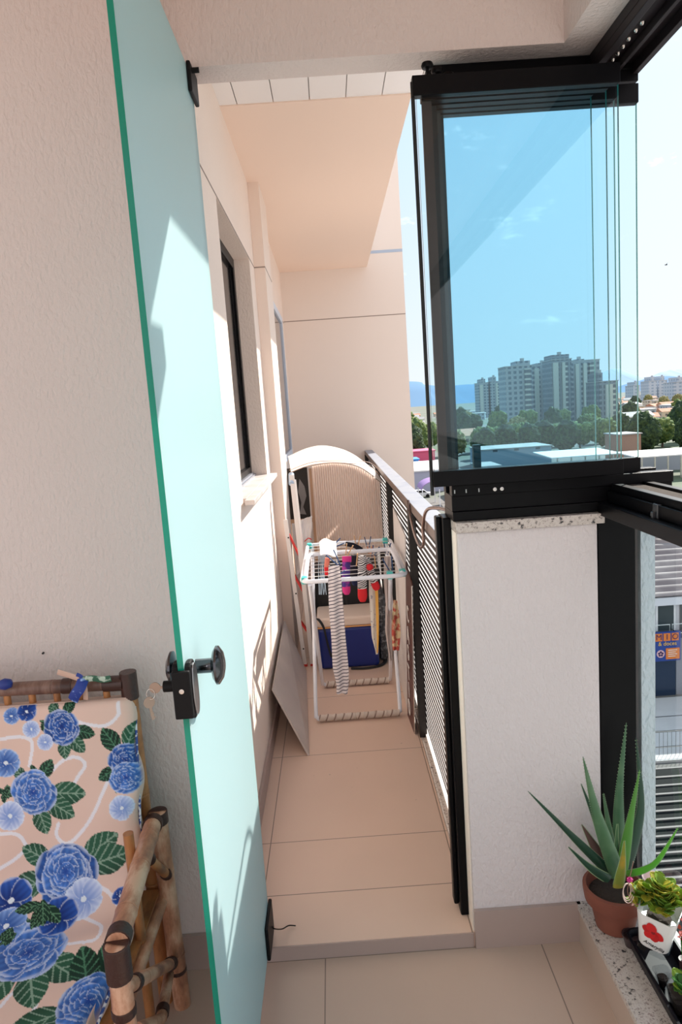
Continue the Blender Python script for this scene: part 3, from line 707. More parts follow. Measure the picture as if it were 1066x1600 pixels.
# ------------------------------------------------------------------ cool box
co = thing('cooler_box', 'blue cool box with a cream lid standing on the floor behind the airer', 'cool box', (.01, 3.91, .043))
m = MB(); m.box(-.150, .186, 3.785, 4.04, .044, .285); part('body', m, P('royal_blue_plastic', (.003, .017, .17), .4), co, bevel=.018)
m = MB(); m.box(-.156, .192, 3.78, 4.045, .292, .345); part('lid', m, P('cream_plastic', (.72, .60, .52), .5), co, bevel=.012)
m = MB(); m.box(-.152, .188, 3.783, 4.042, .2855, .2915); part('rim', m, P('orange_rim', (.80, .42, .16), .5), co)
m = MB(); pts = arc([(-.162, 3.83, .33), (-.145, 3.76, .352), (-.118, 3.745, .31), (-.105, 3.755, .23), (-.092, 3.77, .15), (-.080, 3.772, .12)], 6)
m.tube(pts, .013, 8, flat=.22, up=(0, 1, .8)); part('strap', m, P('black_webbing', (.02, .02, .022), .8), co, 60)
# black case behind
bc = thing('black_case', 'large black case standing behind the blue cool box', 'case', (.04, 4.2, .043))
m = MB(); m.box(-.17, .235, 4.07, 4.36, .044, .55); part('body', m, P('black_fabric', (.022, .022, .024), .8, bump=(200, .4, .002)), bc, bevel=.02)
m = MB(); m.box(.196, .24, 3.86, 4.068, .044, .44); part('side_pocket', m, P('grey_mesh', (.05, .05, .055), .7, var=((.20, .20, .21), 60, .5, .6)), bc, bevel=.015)
m = MB(); m.tube(arc([(.02, 3.765, .048), (.10, 3.755, .048), (.17, 3.77, .048), (.215, 3.82, .049), (.225, 3.9, .05)], 5), .012, 8, flat=.4); part('strap', m, MATS['black_webbing'], bc, 60)

# ------------------------------------------------------------------ white awning hood with ribbed sheet
aw = thing('awning_hood', 'white arched awning hood with a ribbed translucent front sheet stored at the balcony end', 'awning', (.03, 4.5, .55))
fr_ = [at(455, 738, 4.42), at(480, 729, 4.42), at(520, 723, 4.42), at(560, 729, 4.42), at(598, 755, 4.42)]
bk = [at(450, 714, 4.95), at(480, 701, 4.95), at(508, 697, 4.95), at(540, 706, 4.95), at(574, 730, 4.95), ]
F_ = arc(fr_, 8); B_ = arc(bk, 8)
def aw_fn(u, v):
    i = u * (len(F_) - 1); k = min(int(i), len(F_) - 2); f = i - k
    a = F_[k].lerp(F_[k + 1], f); b = B_[k].lerp(B_[k + 1], f); p = a.lerp(b, v); p.z += .03 * math.sin(v * PI); return p
part('hood', MB().sheet(aw_fn, 32, 8, .004), P('white_hood_plastic', (.86, .80, .74), .3), aw, 60)
TOP = F_
def rib_fn(u, v):
    xl = at(487, 725, 4.40).x; xr = .288; x = xl + (xr - xl) * u
    zt_ = None
    for k in range(len(TOP) - 1):
        if TOP[k].x <= x <= TOP[k + 1].x: f = (x - TOP[k].x) / (TOP[k + 1].x - TOP[k].x); zt_ = TOP[k].z + (TOP[k + 1].z - TOP[k].z) * f
    if zt_ is None: zt_ = TOP[-1].z
    z = .58 + (zt_ - .004 - .58) * v
    return Vector((x, 4.40 + .0050 * math.sin(u * 2 * PI * 30) - .05 * math.sin(u * PI) * (1 - v), z))
RIB = P('ribbed_polycarbonate', (.84, .77, .73), .25, spec=.6, trans=(.60, (.95, .86, .80)))
part('ribbed_sheet', MB().sheet(rib_fn, 272, 6, .0015), RIB, aw, 70)
m = MB(); m.tube(arc([at(452, 735, 4.3), at(490, 722, 4.3), at(540, 720, 4.35), at(575, 722, 4.4), at(592, 733, 4.45)], 6), .0018, 6)
m.tube(arc([at(452, 739, 4.3), at(490, 726, 4.3), at(545, 724, 4.35), at(578, 729, 4.4), at(594, 742, 4.42)], 6), .0018, 6)
part('edge_wires', m, P('copper_wire', (.45, .28, .2), .5), aw, 60)
m = MB(); m.box(-.10, -.08, 4.44, 4.455, .044, 1.12); m.box(.20, .22, 4.44, 4.455, .044, 1.05); part('stand', m, P('raw_pine', (.70, .48, .34), .7), aw)
# framed dark print
pc = thing('dark_print', 'dark print with a grey figure in a wooden frame behind the ladder', 'picture', (-.24, 4.56, .72))
m = MB(); a = at(452, 732, 4.56); b = at(486, 812, 4.56)
m.box(a.x - .03, b.x, 4.55, 4.562, b.z, a.z); part('panel', m, P('near_black_print', (.012, .010, .010), .6), pc)
m = MB(); m.prism([at(468, 748, 4.548), at(476, 760, 4.548), at(479, 775, 4.548), at(474, 792, 4.548), at(479, 804, 4.548), at(469, 803, 4.548), at(471, 785, 4.548), at(466, 768, 4.548)], (0, .001, 0)); part('grey_figure', m, P('grey_ink', (.22, .22, .23), .7), pc)
m = MB(); c1 = at(483, 732, 4.54); c2 = at(489, 812, 4.54); m.box(c1.x - .002, c1.x + .016, 4.535, 4.549, c2.z, c1.z); m.box(a.x - .03, c1.x - .0025, 4.535, 4.549, b.z - .012, b.z + .012); m.box(a.x - .03, a.x - .012, 4.535, 4.5495, .044, b.z - .013); m.box(c1.x - .002, c1.x + .016, 4.535, 4.549, .044, c2.z); part('wood_frame', m, P('frame_wood', (.50, .33, .22), .6), pc)
# crumpled white bag with red print
def crum(u, v):
    p = at(470 + 18 * u - 6 * v, 812 + 85 * v - 6 * u, 4.28 - .18 * v); n_ = noise.noise(Vector((u * 3.1, v * 4.2, 2))); p.y += .03 * n_; p.z += .01 * noise.noise(Vector((u * 6, v * 5, 8))); return p
wb = thing('crumpled_bag', 'crumpled white bag with red patches between the ladder and the ribbed sheet', 'bag', tuple(at(478, 850, 4.2)))
part('bag_body', MB().sheet(crum, 12, 16, .004), COT('white_bag', (.84, .80, .78)), wb)
m = MB()
m.tube(arc([at(476, 846, 4.14), at(482, 841, 4.14), at(487, 843, 4.14)], 5), .009, 8, flat=.3); part('red_patch', m, REDK, wb)

# ------------------------------------------------------------------ aluminium step ladder, folded, leaning on the left wall
LAD = P('white_aluminium', (.74, .70, .68), .35, .2)
REDP = P('red_plastic', (.62, .03, .025), .45)
la = thing('step_ladder', 'white folded step ladder with red fittings leaning on the left wall', 'ladder', (-.23, 3.83, .043))
def rail(a, b, w, d, name='rail', mat=LAD):
    a = Vector(a); b = Vector(b); n = (b - a).normalized(); s1 = Vector((0, 1, 0)); s1 = (s1 - n * s1.dot(n)).normalized() * d / 2; s2 = n.cross(s1).normalized() * w / 2
    m = MB(); m.slab([a - s1 - s2, a + s1 - s2, b + s1 - s2, b - s1 - s2], 0); m.v = []; m.f = []; m.m = []
    q = [a - s1 - s2, a - s1 + s2, a + s1 + s2, a + s1 - s2]; m.prism(q, b - a)
    return m
r1a, r1b = tuple(at(477, 1040, 3.87)), tuple(at(446, 812, 3.93))
r2a, r2b = tuple(at(489, 1042, 3.87)), tuple(at(456, 742, 3.93))
r3a, r3b = (-.250, 3.96, .052), (-.345, 3.985, .80)
part('rail', rail(r1a, r1b, .024, .016), LAD, la, bevel=.002)
part('rail', rail(r2a, r2b, .026, .020), LAD, la, bevel=.002)
m = rail((-.225, 3.80, .30), (-.345, 3.975, 1.15), .012, .012)
part('rear_rail', rail((r2a[0] + .01, 3.97, .052), (r2b[0] + .012, 3.98, 1.12), .014, .014), LAD, la)
for f in (.30, .62, .9):
    p = Vector(r1a).lerp(Vector(r1b), f); q = Vector(r2a).lerp(Vector(r2b), f * .66)
    part('step', rail(p + Vector((.008, .012, .0)), q + Vector((-.006, .02, -.02)), .010, .035), REDP, la, label='red ladder fitting')
for a in (r1a, r2a):
    m = MB(); m.box(a[0] - .012, a[0] + .014, a[1] - .012, a[1] + .012, .0435, .056); part('foot', m, REDP, la)
m = MB()
for f in (.12, .5, .88):
    p = Vector(r1a).lerp(Vector(r1b), f); m.lathe([(.0045, 0), (.0045, .0015), (0, .002)], p + Vector((.004, -.0088, 0)), 12, (0, -1, 0))
part('rivets', m, BLACKM, la)
m = MB(); m.tube([Vector(r2b) + Vector((-.005, -.012, -.05)), Vector(r2b) + Vector((-.005, .045, .0))], .016, 14); part('top_cap', m, P('pale_blue_cap', (.45, .58, .74), .4), la, 60)
# small plank far right by the rail
# ------------------------------------------------------------------ bamboo sofa
def bamboo_mat(name, c1, c2, dark):
    m, t, o = new_mat(name); b = t.nodes.new('ShaderNodeBsdfPrincipled'); b.inputs['Roughness'].default_value = .38
    tc = t.nodes.new('ShaderNodeTexCoord'); n = t.nodes.new('ShaderNodeTexNoise'); n.inputs['Scale'].default_value = 9; n.inputs['Detail'].default_value = 8; n.inputs['Roughness'].default_value = .6
    mp = t.nodes.new('ShaderNodeMapping'); mp.inputs['Scale'].default_value = (3, 1, 1); t.links.new(tc.outputs['Object'], mp.inputs[0]); t.links.new(mp.outputs[0], n.inputs['Vector'])
    r = t.nodes.new('ShaderNodeValToRGB'); e = r.color_ramp.elements; e[0].position = .3; e[0].color = (*dark, 1); e[1].position = .48; e[1].color = (*c2, 1); x = e.new(.62); x.color = (*c1, 1)
    t.links.new(n.outputs['Fac'], r.inputs[0]); t.links.new(r.outputs[0], b.inputs['Base Color']); t.links.new(b.outputs[0], o.inputs[0]); MATS[name] = m; return m
BAM = bamboo_mat('bamboo', (.68, .42, .29), (.46, .21, .12), (.16, .06, .04))
BAMO = bamboo_mat('orange_bamboo', (.50, .22, .08), (.42, .17, .06), (.18, .07, .03))
BIND = P('dark_rattan_binding', (.045, .016, .012), .35, bump=(160, .5, .002))
def cane(a, b, r, nodes=(), taper=0.0, n=16):
    a = Vector(a); b = Vector(b); L = (b - a).length; ts = set([0, 1])
    for k in nodes: ts |= {k - .006 / L, k - .002 / L, k, k + .002 / L, k + .006 / L}
    for k in range(1, 12): ts.add(k / 12)
    ts = sorted(t_ for t_ in ts if 0 <= t_ <= 1); rs = []
    for t_ in ts:
        rr = r * (1 - taper * t_)
        for k in nodes:
            d = abs(t_ - k) * L
            if d < .0005: rr *= .975
            elif d < .0035: rr *= 1.07
            elif d < .010: rr *= 1.03
        rs.append(rr)
    return MB().tube([a.lerp(b, t_) for t_ in ts], rs, n)
def bind(a, b, r0, L0, L1, turns=None):
    a = Vector(a); b = Vector(b); L = (b - a).length; n = max(3, int((L1 - L0) * L / .0016))
    ts = [L0 + (L1 - L0) * k / n for k in range(n + 1)]; rs = [r0 + .0022 + .0007 * (k % 2) for k in range(n + 1)]
    return MB().tube([a.lerp(b, t_) for t_ in ts], rs, 16)
sf = thing('bamboo_sofa', 'bamboo sofa with dark rattan bindings standing against the left wall', 'sofa', (-1.05, 1.35, 0))
YB = 1.628
RA, RB = Vector((-1.62, YB, .896)), Vector((-.548, YB, .877))
o_ = part('back_rail', cane(RA, RB, .0165, (.12, .33, .5, .66, .84)), bamboo_mat('aged_bamboo', (.24, .14, .11), (.15, .075, .055), (.06, .03, .025)), sf, 60)
L_ = (RB - RA).length
part('binding', bind(RA, RB, .0165, .862, .885), BIND, o_, 60); part('binding', bind(RA, RB, .0165, .955, 1.0), BIND, o_, 60)
PA, PB = Vector((-.535, YB, .905)), Vector((-.535, YB + .0, .0))
o_ = part('back_post', cane((-.535, YB, .902), (-.535, YB, .0), .0175, (.35, .62)), BAMO, sf, 60)
part('binding', bind((-.535, YB, .905), (-.535, YB, 0), .0180, .0, .075), BIND, o_, 60)
part('back_post', cane((-1.60, YB, .902), (-1.60, YB, .0), .0175, (.35, .62)), BAMO, sf, 60)
m = cane((-1.60, YB, .80), (-.55, YB, .80), .011, ()); part('lower_back_rail', m, BAM, sf, 60)
for k in range(17):
    x = -1.56 + k * .0605
    part('spindle', cane((x, YB, .885), (x, YB, .41), .0085, (.5,), n=10), BAMO, sf, 60)
# armrest at this end
arA, arB = at(240, 1284, 1.575), at(183, 1474, 1.135)
o_ = part('armrest', cane(arA, arB, .0205, (.17, .45, .80)), BAM, sf, 60)
part('binding', bind(arA, arB, .0205, .0, .05), BIND, o_, 60); part('binding', bind(arA, arB, .0205, .93, 1.0), BIND, o_, 60)
rp0 = at(246, 1268, 1.60); rp1 = Vector((rp0.x + .004, 1.612, 0)); rp0 = Vector((rp0.x, 1.60, rp0.z))
o_ = part('rear_arm_post', cane(rp0, rp1, .0215, (.30, .72)), BAM, sf, 60)
part('binding', bind(rp0, rp1, .0215, .0, .055), BIND, o_, 60); part('binding', bind(rp0, rp1, .0195, .80, .82), BIND, o_, 60)
fp0 = at(181, 1476, 1.125); fp1 = Vector((fp0.x - .004, 1.13, 0))
o_ = part('front_arm_post', cane(fp0, fp1, .0195, (.22, .6)), BAM, sf, 60)
part('binding', bind(fp0, fp1, .0205, .0, .115), BIND, o_, 60); part('binding', bind(fp0, fp1, .0195, .215, .245), BIND, o_, 60)
ip = at(211, 1390, 1.44)
o_ = part('inner_post', cane((ip.x, 1.44, .598), (ip.x, 1.44, .0), .0115, (.5,)), BAMO, sf, 60)
lsA, lsB = at(196, 1543, 1.13), at(272, 1503, 1.60)
o_ = part('side_stretcher', cane(lsA, lsB, .0135, (.3,)), BAM, sf, 60)
part('binding', bind(lsA, lsB, .0135, .12, .17), BIND, o_, 60); part('binding', bind(lsA, lsB, .0135, .86, .93), BIND, o_, 60)
brA, brB = at(229, 1338, 1.46), at(262, 1368, 1.60)
o_ = part('arm_brace', cane(brA, brB, .011, ()), BAMO, sf, 60)
part('binding', bind(brA, brB, .011, .02, .16), BIND, o_, 60); part('binding', bind(brA, brB, .011, .86, .98), BIND, o_, 60)
l2A, l2B = at(264, 1522, 1.56), at(252, 1592, 1.38)
o_ = part('low_stretcher', cane(l2A, l2B, .0125, (.5,)), BAM, sf, 60)
part('binding', bind(l2A, l2B, .0125, .78, .92), BIND, o_, 60)
l3A = at(215, 1608, 1.22)
part('low_stretcher', cane(l2B, l3A, .012, ()), BAM, sf, 60)
# far end arm and seat frame
part('armrest', cane((-1.62, 1.58, .60), (-1.62, 1.13, .56), .0205, (.3, .7)), BAM, sf, 60)
part('front_arm_post', cane((-1.62, 1.13, .57), (-1.62, 1.13, 0), .0195, (.4,)), BAM, sf, 60)
part('rear_arm_post', cane((-1.62, 1.60, .60), (-1.62, 1.60, 0), .0195, (.4,)), BAM, sf, 60)
m = cane((-1.60, 1.60, .315), (-.50, 1.60, .315), .017); m.v += []; part('seat_rail', m, BAM, sf, 60)
part('seat_rail', cane((-1.60, 1.00, .315), (-.50, 1.00, .315), .017), BAM, sf, 60)
part('seat_rail', cane((-.505, 1.00, .315), (-.505, 1.60, .315), .015), BAM, sf, 60)
m = MB()
for k in range(12): x = -1.55 + k * .09; m.box(x, x + .05, 1.0, 1.60, .333, .340)
part('seat_slats', m, BAMO, sf)
for x in (-.50, -1.60): part('front_leg', cane((x, .985, .33), (x, .985, 0), .019, (.5,)), BAM, sf, 60)

# ------------------------------------------------------------------ floral cushion
prof = [(1.595, .850), (1.575, .76), (1.548, .64), (1.520, .53), (1.492, .455), (1.45, .420), (1.36, .405), (1.22, .402), (1.05, .402), (.93, .395)]
pf = arc([(0, a, b) for a, b in prof], 10); ds = [0]
for i in range(1, len(pf)): ds.append(ds[-1] + (pf[i] - pf[i - 1]).length)
SL = ds[-1]; dsn = np.array(ds); pfy = np.array([p.y for p in pf]); pfz = np.array([p.z for p in pf])
XR, XL = -.528, -1.58
def pix2cloth(px, py):
    d = ray(px, py); best = None
    for i in range(len(pf) - 1):
        y0, z0, y1, z1 = pf[i].y, pf[i].z, pf[i + 1].y, pf[i + 1].z
        # EYE + d t on the strip: (y,z) = p0 + f (p1-p0)
        A = np.array([[d.y, -(y1 - y0)], [d.z, -(z1 - z0)]]); B = np.array([y0, z0 - 1.5])
        try: t_, f = np.linalg.solve(A, B)
        except Exception: continue
        if t_ > 0 and -.001 <= f <= 1.001:
            if best is None or t_ < best[0]: best = (t_, d.x * t_, ds[i] + f * (ds[i + 1] - ds[i]))
    if best is None: return None
    return best[1], best[2]
fine = .0021
xs = list(np.arange(XR, -1.00, -fine)) + list(np.arange(-1.00, XL, -.006)); xs = np.array(xs[::-1])
ss = np.arange(0, SL, fine)
XX, SS = np.meshgrid(xs, ss)
base = np.array([.76, .545, .465]); col = np.ones(XX.shape + (3,)) * base
def ell(cx, cs, a, b, th):
    c, s_ = math.cos(th), math.sin(th); u = (XX - cx) * c + (SS - cs) * s_; v = -(XX - cx) * s_ + (SS - cs) * c
    return u / a, v / b
def window(cx, cs, R):
    i0, i1 = np.searchsorted(ss, (cs - R, cs + R)); j0, j1 = np.searchsorted(xs, (cx - R, cx + R)); return slice(i0, i1), slice(j0, j1)
def put(mask, c, wd, al=1.0):
    sub = col[wd]; a = np.clip(mask, 0, 1)[..., None] * al; sub[:] = sub * (1 - a) + c * a
rng = random.Random(5)
def petal(cx, cs, th, L, W, dark, light, edge=(.78, .84, .95)):
    wd = window(cx, cs, L * 1.6); X = XX[wd] - cx; S_ = SS[wd] - cs
    if X.size == 0: return
    u = (X * math.cos(th) + S_ * math.sin(th)) / L; v = (-X * math.sin(th) + S_ * math.cos(th)) / W
    wdt = np.sqrt(np.clip(u, 0, 1)) * np.sqrt(np.clip(1.0 - np.clip(u, 0, 1) ** 3, 0, 1)) * 1.25
    ins = (u > 0) & (u < 1) & (np.abs(v) < wdt)
    q = np.abs(v) / np.maximum(wdt, 1e-3); e = np.maximum(q, u)
    g = (np.clip(u * 1.05 + .12 * np.sin(v * 14), 0, 1) ** 1.7)[..., None]
    c = np.array(dark) * (1 - g) + np.array(light) * g
    ed = np.clip((e - .86) / .10, 0, 1)[..., None] * .55; c = c * (1 - ed) + np.array(edge) * ed
    put(ins.astype(float), c, wd)
def leaf(cx, cs, th, L, W, c1, c2):
    wd = window(cx, cs, L * 1.3); X = XX[wd] - cx; S_ = SS[wd] - cs
    if X.size == 0: return
    u = (X * math.cos(th) + S_ * math.sin(th)) / L; v = (-X * math.sin(th) + S_ * math.cos(th)) / W
    w_ = np.sin(np.clip(u, 0, 1) * PI) ** .75 * .5; ins = (u > 0) & (u < 1) & (np.abs(v) < w_)
    vein = (np.abs(v) < .03) | (np.abs(((u * 5 - np.abs(v) * 3.2) % 1.0) - .5) < .10)
    c = np.array(c1)[None, None] * np.ones(u.shape + (1,)); c = c * (1 - .45 * np.clip(v * 2, 0, 1)[..., None]); c[vein] = c[vein] * .45 + np.array(c2) * .55
    put(ins.astype(float), c, wd)
DG, LG, WG = (.006, .035, .02), (.022, .10, .055), (.40, .56, .44)
def peony(px, py, R, tone=0, leaves=()):
    q = pix2cloth(px, py)
    if q is None: return
    cx, cs = q
    for (a, l, lt) in leaves:
        leaf(cx + R * .6 * math.cos(a), cs + R * .6 * math.sin(a), a, l, l * .62, LG if lt else DG, WG if lt else (.12, .35, .2))
    dk, lt = [((.002, .020, .15), (.025, .12, .46)), ((.006, .04, .24), (.07, .21, .62)), ((.10, .20, .55), (.50, .62, .88))][tone]
    for ring, (rr, n, l) in enumerate(((.0, 9, 1.0), (.0, 8, .80), (.0, 7, .60), (.0, 6, .42), (.0, 4, .26))):
        for k in range(n):
            th = 2 * PI * (k + .5 * ring) / n + rng.uniform(-.2, .2)
            L = R * l * rng.uniform(.88, 1.08); f = .4 + .25 * ring
            petal(cx, cs, th, L, L * .55, np.array(dk) * (.9 + .1 * ring), np.array(lt) * rng.uniform(.75, 1.15))
def small(px, py, R, tone=1):
    q = pix2cloth(px, py)
    if q is None: return
    cx, cs = q; dk, lt = [((.003, .025, .18), (.02, .10, .45)), ((.03, .10, .38), (.22, .38, .76)), ((.22, .33, .68), (.62, .70, .92))][tone]
    for k in range(6): petal(cx, cs, 2 * PI * k / 6 + .3 + rng.uniform(-.15, .15), R, R * .62, dk, lt)
    wd = window(cx, cs, R * .3); d = np.hypot(XX[wd] - cx, SS[wd] - cs); put((d < R * .14).astype(float), np.array((.75, .82, .9)), wd)
def stroke(pts, wdt=.0042, c=(.80, .78, .84)):
    q = [pix2cloth(*p) for p in pts]; q = [Vector((a[0], a[1], 0)) for a in q if a]
    if len(q) < 2: return
    q = arc(q, 8)
    for a, b in zip(q[:-1], q[1:]):
        wd = window((a.x + b.x) / 2, (a.y + b.y) / 2, (a - b).length / 2 + wdt * 1.6)
        X, S_ = XX[wd], SS[wd]
        if X.size == 0: continue
        dx, dy = b.x - a.x, b.y - a.y; L2 = dx * dx + dy * dy + 1e-12
        t_ = np.clip(((X - a.x) * dx + (S_ - a.y) * dy) / L2, 0, 1); d = np.hypot(X - a.x - t_ * dx, S_ - a.y - t_ * dy)
        put((d < wdt).astype(float), np.array(c), wd, .9)
def sprig(px, py, a, l, n=5):
    q = pix2cloth(px, py)
    if q is None: return
    for k in range(n): leaf(q[0] + rng.uniform(-.01, .01), q[1] + rng.uniform(-.008, .008), a + rng.uniform(-1.3, 1.3), l, l * .5, DG, (.2, .45, .25))
for pl in ([(0, 1155), (30, 1152), (47, 1158), (49, 1172), (45, 1197)], [(184, 1098), (183, 1118), (165, 1133), (140, 1132), (118, 1126)],
           [(80, 1205), (100, 1187), (120, 1183), (132, 1195), (120, 1215), (107, 1240)], [(172, 1205), (160, 1235), (140, 1280), (115, 1312), (98, 1318), (87, 1305), (90, 1288)],
           [(0, 1302), (25, 1303), (37, 1315), (38, 1328), (20, 1345), (0, 1357)], [(140, 1387), (160, 1388), (175, 1400), (183, 1412)],
           [(75, 1478), (140, 1477), (158, 1468), (160, 1450), (150, 1440), (132, 1430)], [(0, 1575), (20, 1552), (40, 1542), (55, 1550), (57, 1570), (38, 1600)], [(0, 1095), (18, 1093)]):
    stroke(pl)
# s grows downwards in the picture, so angle +pi/2 points down; x grows to the right
sprig(45, 1100, 0, .030); sprig(62, 1128, .5, .022); sprig(10, 1232, 2.5, .03); sprig(60, 1215, -1.2, .03)
peony(97, 1135, .044, 0, [(-1.2, .045, 0), (-2.0, .04, 1), (.9, .055, 1), (1.5, .05, 1), (.3, .055, 0)])
peony(193, 1190, .042, 0, [(-1.3, .07, 1), (-2.1, .07, 0), (-.8, .05, 0), (2.6, .05, 0), (1.9, .05, 1)])
peony(192, 1215, .036, 1)
peony(52, 1238, .055, 1, [(-2.2, .045, 1), (-1.0, .055, 0), (.1, .09, 1), (.6, .08, 1), (1.3, .07, 1)])
peony(104, 1364, .072, 0, [(-2.6, .08, 1), (-.6, .10, 1), (-.25, .11, 1), (2.9, .10, 1), (2.0, .07, 0)])
peony(103, 1362, .055, 1)
peony(44, 1487, .082, 1, [(-1.4, .08, 0), (-2.1, .06, 1), (.5, .11, 1), (1.1, .11, 1), (1.8, .10, 1)])
peony(143, 1560, .070, 1, [(-1.4, .13, 0), (-2.0, .10, 0), (2.7, .11, 1), (2.2, .10, 1)])
small(18, 1119, .020, 1); small(41, 1112, .024, 0); small(48, 1140, .021, 2); small(70, 1160, .020, 2); small(70, 1098, .018, 0)
small(8, 1193, .034, 1); small(16, 1275, .034, 2); small(188, 1262, .030, 2); small(130, 1404, .045, 2); small(90, 1430, .045, 0); small(18, 1408, .050, 0); small(10, 1448, .045, 1); small(188, 1400, .02, 0)
sprig(68, 1412, 1.8, .06); sprig(22, 1452, 1, .04, 3)
# extra bouquets further left on the sofa, out of the picture but on the same cloth
def peony_w(cx, cs, R, tone):
    for k in range(5): a = rng.uniform(0, 2 * PI); leaf(cx + R * .6 * math.cos(a), cs + R * .6 * math.sin(a), a, R * 1.3, R * .8, LG, WG)
    dk, lt = [((.004, .045, .24), (.06, .22, .62)), ((.02, .10, .38), (.22, .42, .80))][tone]
    for ring, l in enumerate((1, .8, .6, .4, .25)):
        for k in range(9 - ring): petal(cx, cs, 2 * PI * (k + .5 * ring) / (9 - ring), R * l, R * l * .55, dk, lt)
for k in range(12): peony_w(-1.06 - .16 * (k % 4) - rng.uniform(0, .04), .12 + .33 * (k // 4) + rng.uniform(-.05, .05), .055, k % 2)
# mesh: top sheet with soft folds, plus underside
yy = np.interp(SS, dsn, pfy); zz = np.interp(SS, dsn, pfz)
fold = .0045 * np.sin(XX * 23 + SS * 9) * np.sin(SS * 14 + XX * 4) + .006 * np.sin(SS * 34 + np.sin(XX * 9) * 1.6) * np.exp(-((SS - .52) / .13) ** 2) + .004 * np.sin(SS * 60 + XX * 12) * np.exp(-((XX - XR) / .09) ** 2) * np.exp(-((SS - .62) / .25) ** 2)
er = np.clip((XR - XX) / .03, 0, 1); edge_drop = .022 * (1 - np.sqrt(1 - (1 - er) ** 2))
et = np.clip(SS / .02, 0, 1); edge_t = .018 * (1 - np.sqrt(np.clip(1 - (1 - et) ** 2, 0, 1)))
ty = np.gradient(np.interp(ss, dsn, pfy)); tz = np.gradient(np.interp(ss, dsn, pfz)); tl = np.hypot(ty, tz); ny_, nz_ = (tz / tl)[:, None], (-ty / tl)[:, None]
off = fold - edge_drop - edge_t
xedge = XX + np.where(XX > XR - .03, .006 * np.sin(SS * 40) * (1 - er), 0) + .006 * np.sin(SS * 7) * np.clip(1 - (XR - XX) / .2, 0, 1)
vx, vy, vz = xedge, yy + ny_ * off, zz + nz_ * off
TH = .055
NR, NC = XX.shape
top = np.stack([vx, vy, vz], -1).reshape(-1, 3)
# underside reuses a coarse ring: every 8th column and row would not stitch, so close with side strips
bx, by_, bz = vx, yy - ny_ * TH, zz - nz_ * TH
idx = np.arange(NR * NC).reshape(NR, NC)
f_top = np.stack([idx[:-1, :-1], idx[1:, :-1], idx[1:, 1:], idx[:-1, 1:]], -1).reshape(-1, 4)
border = list(idx[0, :]) + list(idx[1:, -1]) + list(idx[-1, -2::-1]) + list(idx[-2:0:-1, 0])
bot = np.stack([bx, by_, bz], -1).reshape(-1, 3)[border]
n0 = len(top); nb = len(border)
me = bpy.data.meshes.new('cushion_cover')
verts = np.concatenate([top, bot]); faces = f_top.tolist() + [[border[k], border[(k + 1) % nb], n0 + (k + 1) % nb, n0 + k] for k in range(nb)]
me.from_pydata(verts.tolist(), [], faces); me.polygons.foreach_set('use_smooth', [True] * len(faces))
ca = me.color_attributes.new('print', 'FLOAT_COLOR', 'POINT')
cc = np.ones((len(verts), 4), np.float32); cc[:n0, :3] = col.reshape(-1, 3); cc[n0:, :3] = base
ca.data.foreach_set('color', cc.ravel())
FAB, t, o = new_mat('floral_fabric'); b = t.nodes.new('ShaderNodeBsdfPrincipled'); b.inputs['Roughness'].default_value = .55; b.inputs['Specular IOR Level'].default_value = .25
at_ = t.nodes.new('ShaderNodeAttribute'); at_.attribute_name = 'print'; t.links.new(at_.outputs['Color'], b.inputs['Base Color']); t.links.new(b.outputs[0], o.inputs[0])
me.materials.append(FAB); me.update()
cu = thing('floral_cushion', 'salmon cushion printed with blue peonies and green leaves lying on the bamboo sofa', 'cushion', (0, 0, 0))
cov = bpy.data.objects.new('cushion_cover', me); C.objects.link(cov); cov.parent = cu
m = MB()
for i in range(0, len(pf) - 1, 1): pass
# filling body below the cover
P2 = [Vector((0, p.y, p.z)) for p in pf[::5]]
side = [(XR - .006, p.y + .006, p.z - .010) for p in P2] ; 
N2 = []
for i, p in enumerate(P2):
    a = P2[max(i - 1, 0)]; b_ = P2[min(i + 1, len(P2) - 1)]; d = (b_ - a).normalized(); nrm = Vector((0, d.z, -d.y)); N2.append(nrm)
m = MB(); ring = []
for i, p in enumerate(P2):
    a = p - N2[i] * .014; c = p - N2[i] * .058
    ring.append([Vector((XR - .008, a.y, a.z)), Vector((XR - .008, c.y, c.z)), Vector((XL + .008, c.y, c.z)), Vector((XL + .008, a.y, a.z))])
vs = [q for r_ in ring for q in r_]; fs = []
for i in range(len(ring) - 1):
    for k in range(4): fs.append((i * 4 + k, i * 4 + (k + 1) % 4, (i + 1) * 4 + (k + 1) % 4, (i + 1) * 4 + k))
fs.append((0, 1, 2, 3)); e_ = (len(ring) - 1) * 4; fs.append((e_ + 3, e_ + 2, e_ + 1, e_))
m.add(vs, fs); part('filling', m, P('cushion_lining', (.70, .52, .44), .8), cu)
m = MB(); m.tube([(XR + .004, p.y - N2[i].y * .030, p.z - N2[i].z * .030) for i, p in enumerate(P2)], .0032, 8)
part('piping', m, P('navy_white_piping', (.03, .08, .32), .6, var=((.75, .78, .85), 70, .5, .56)), cu, 60)
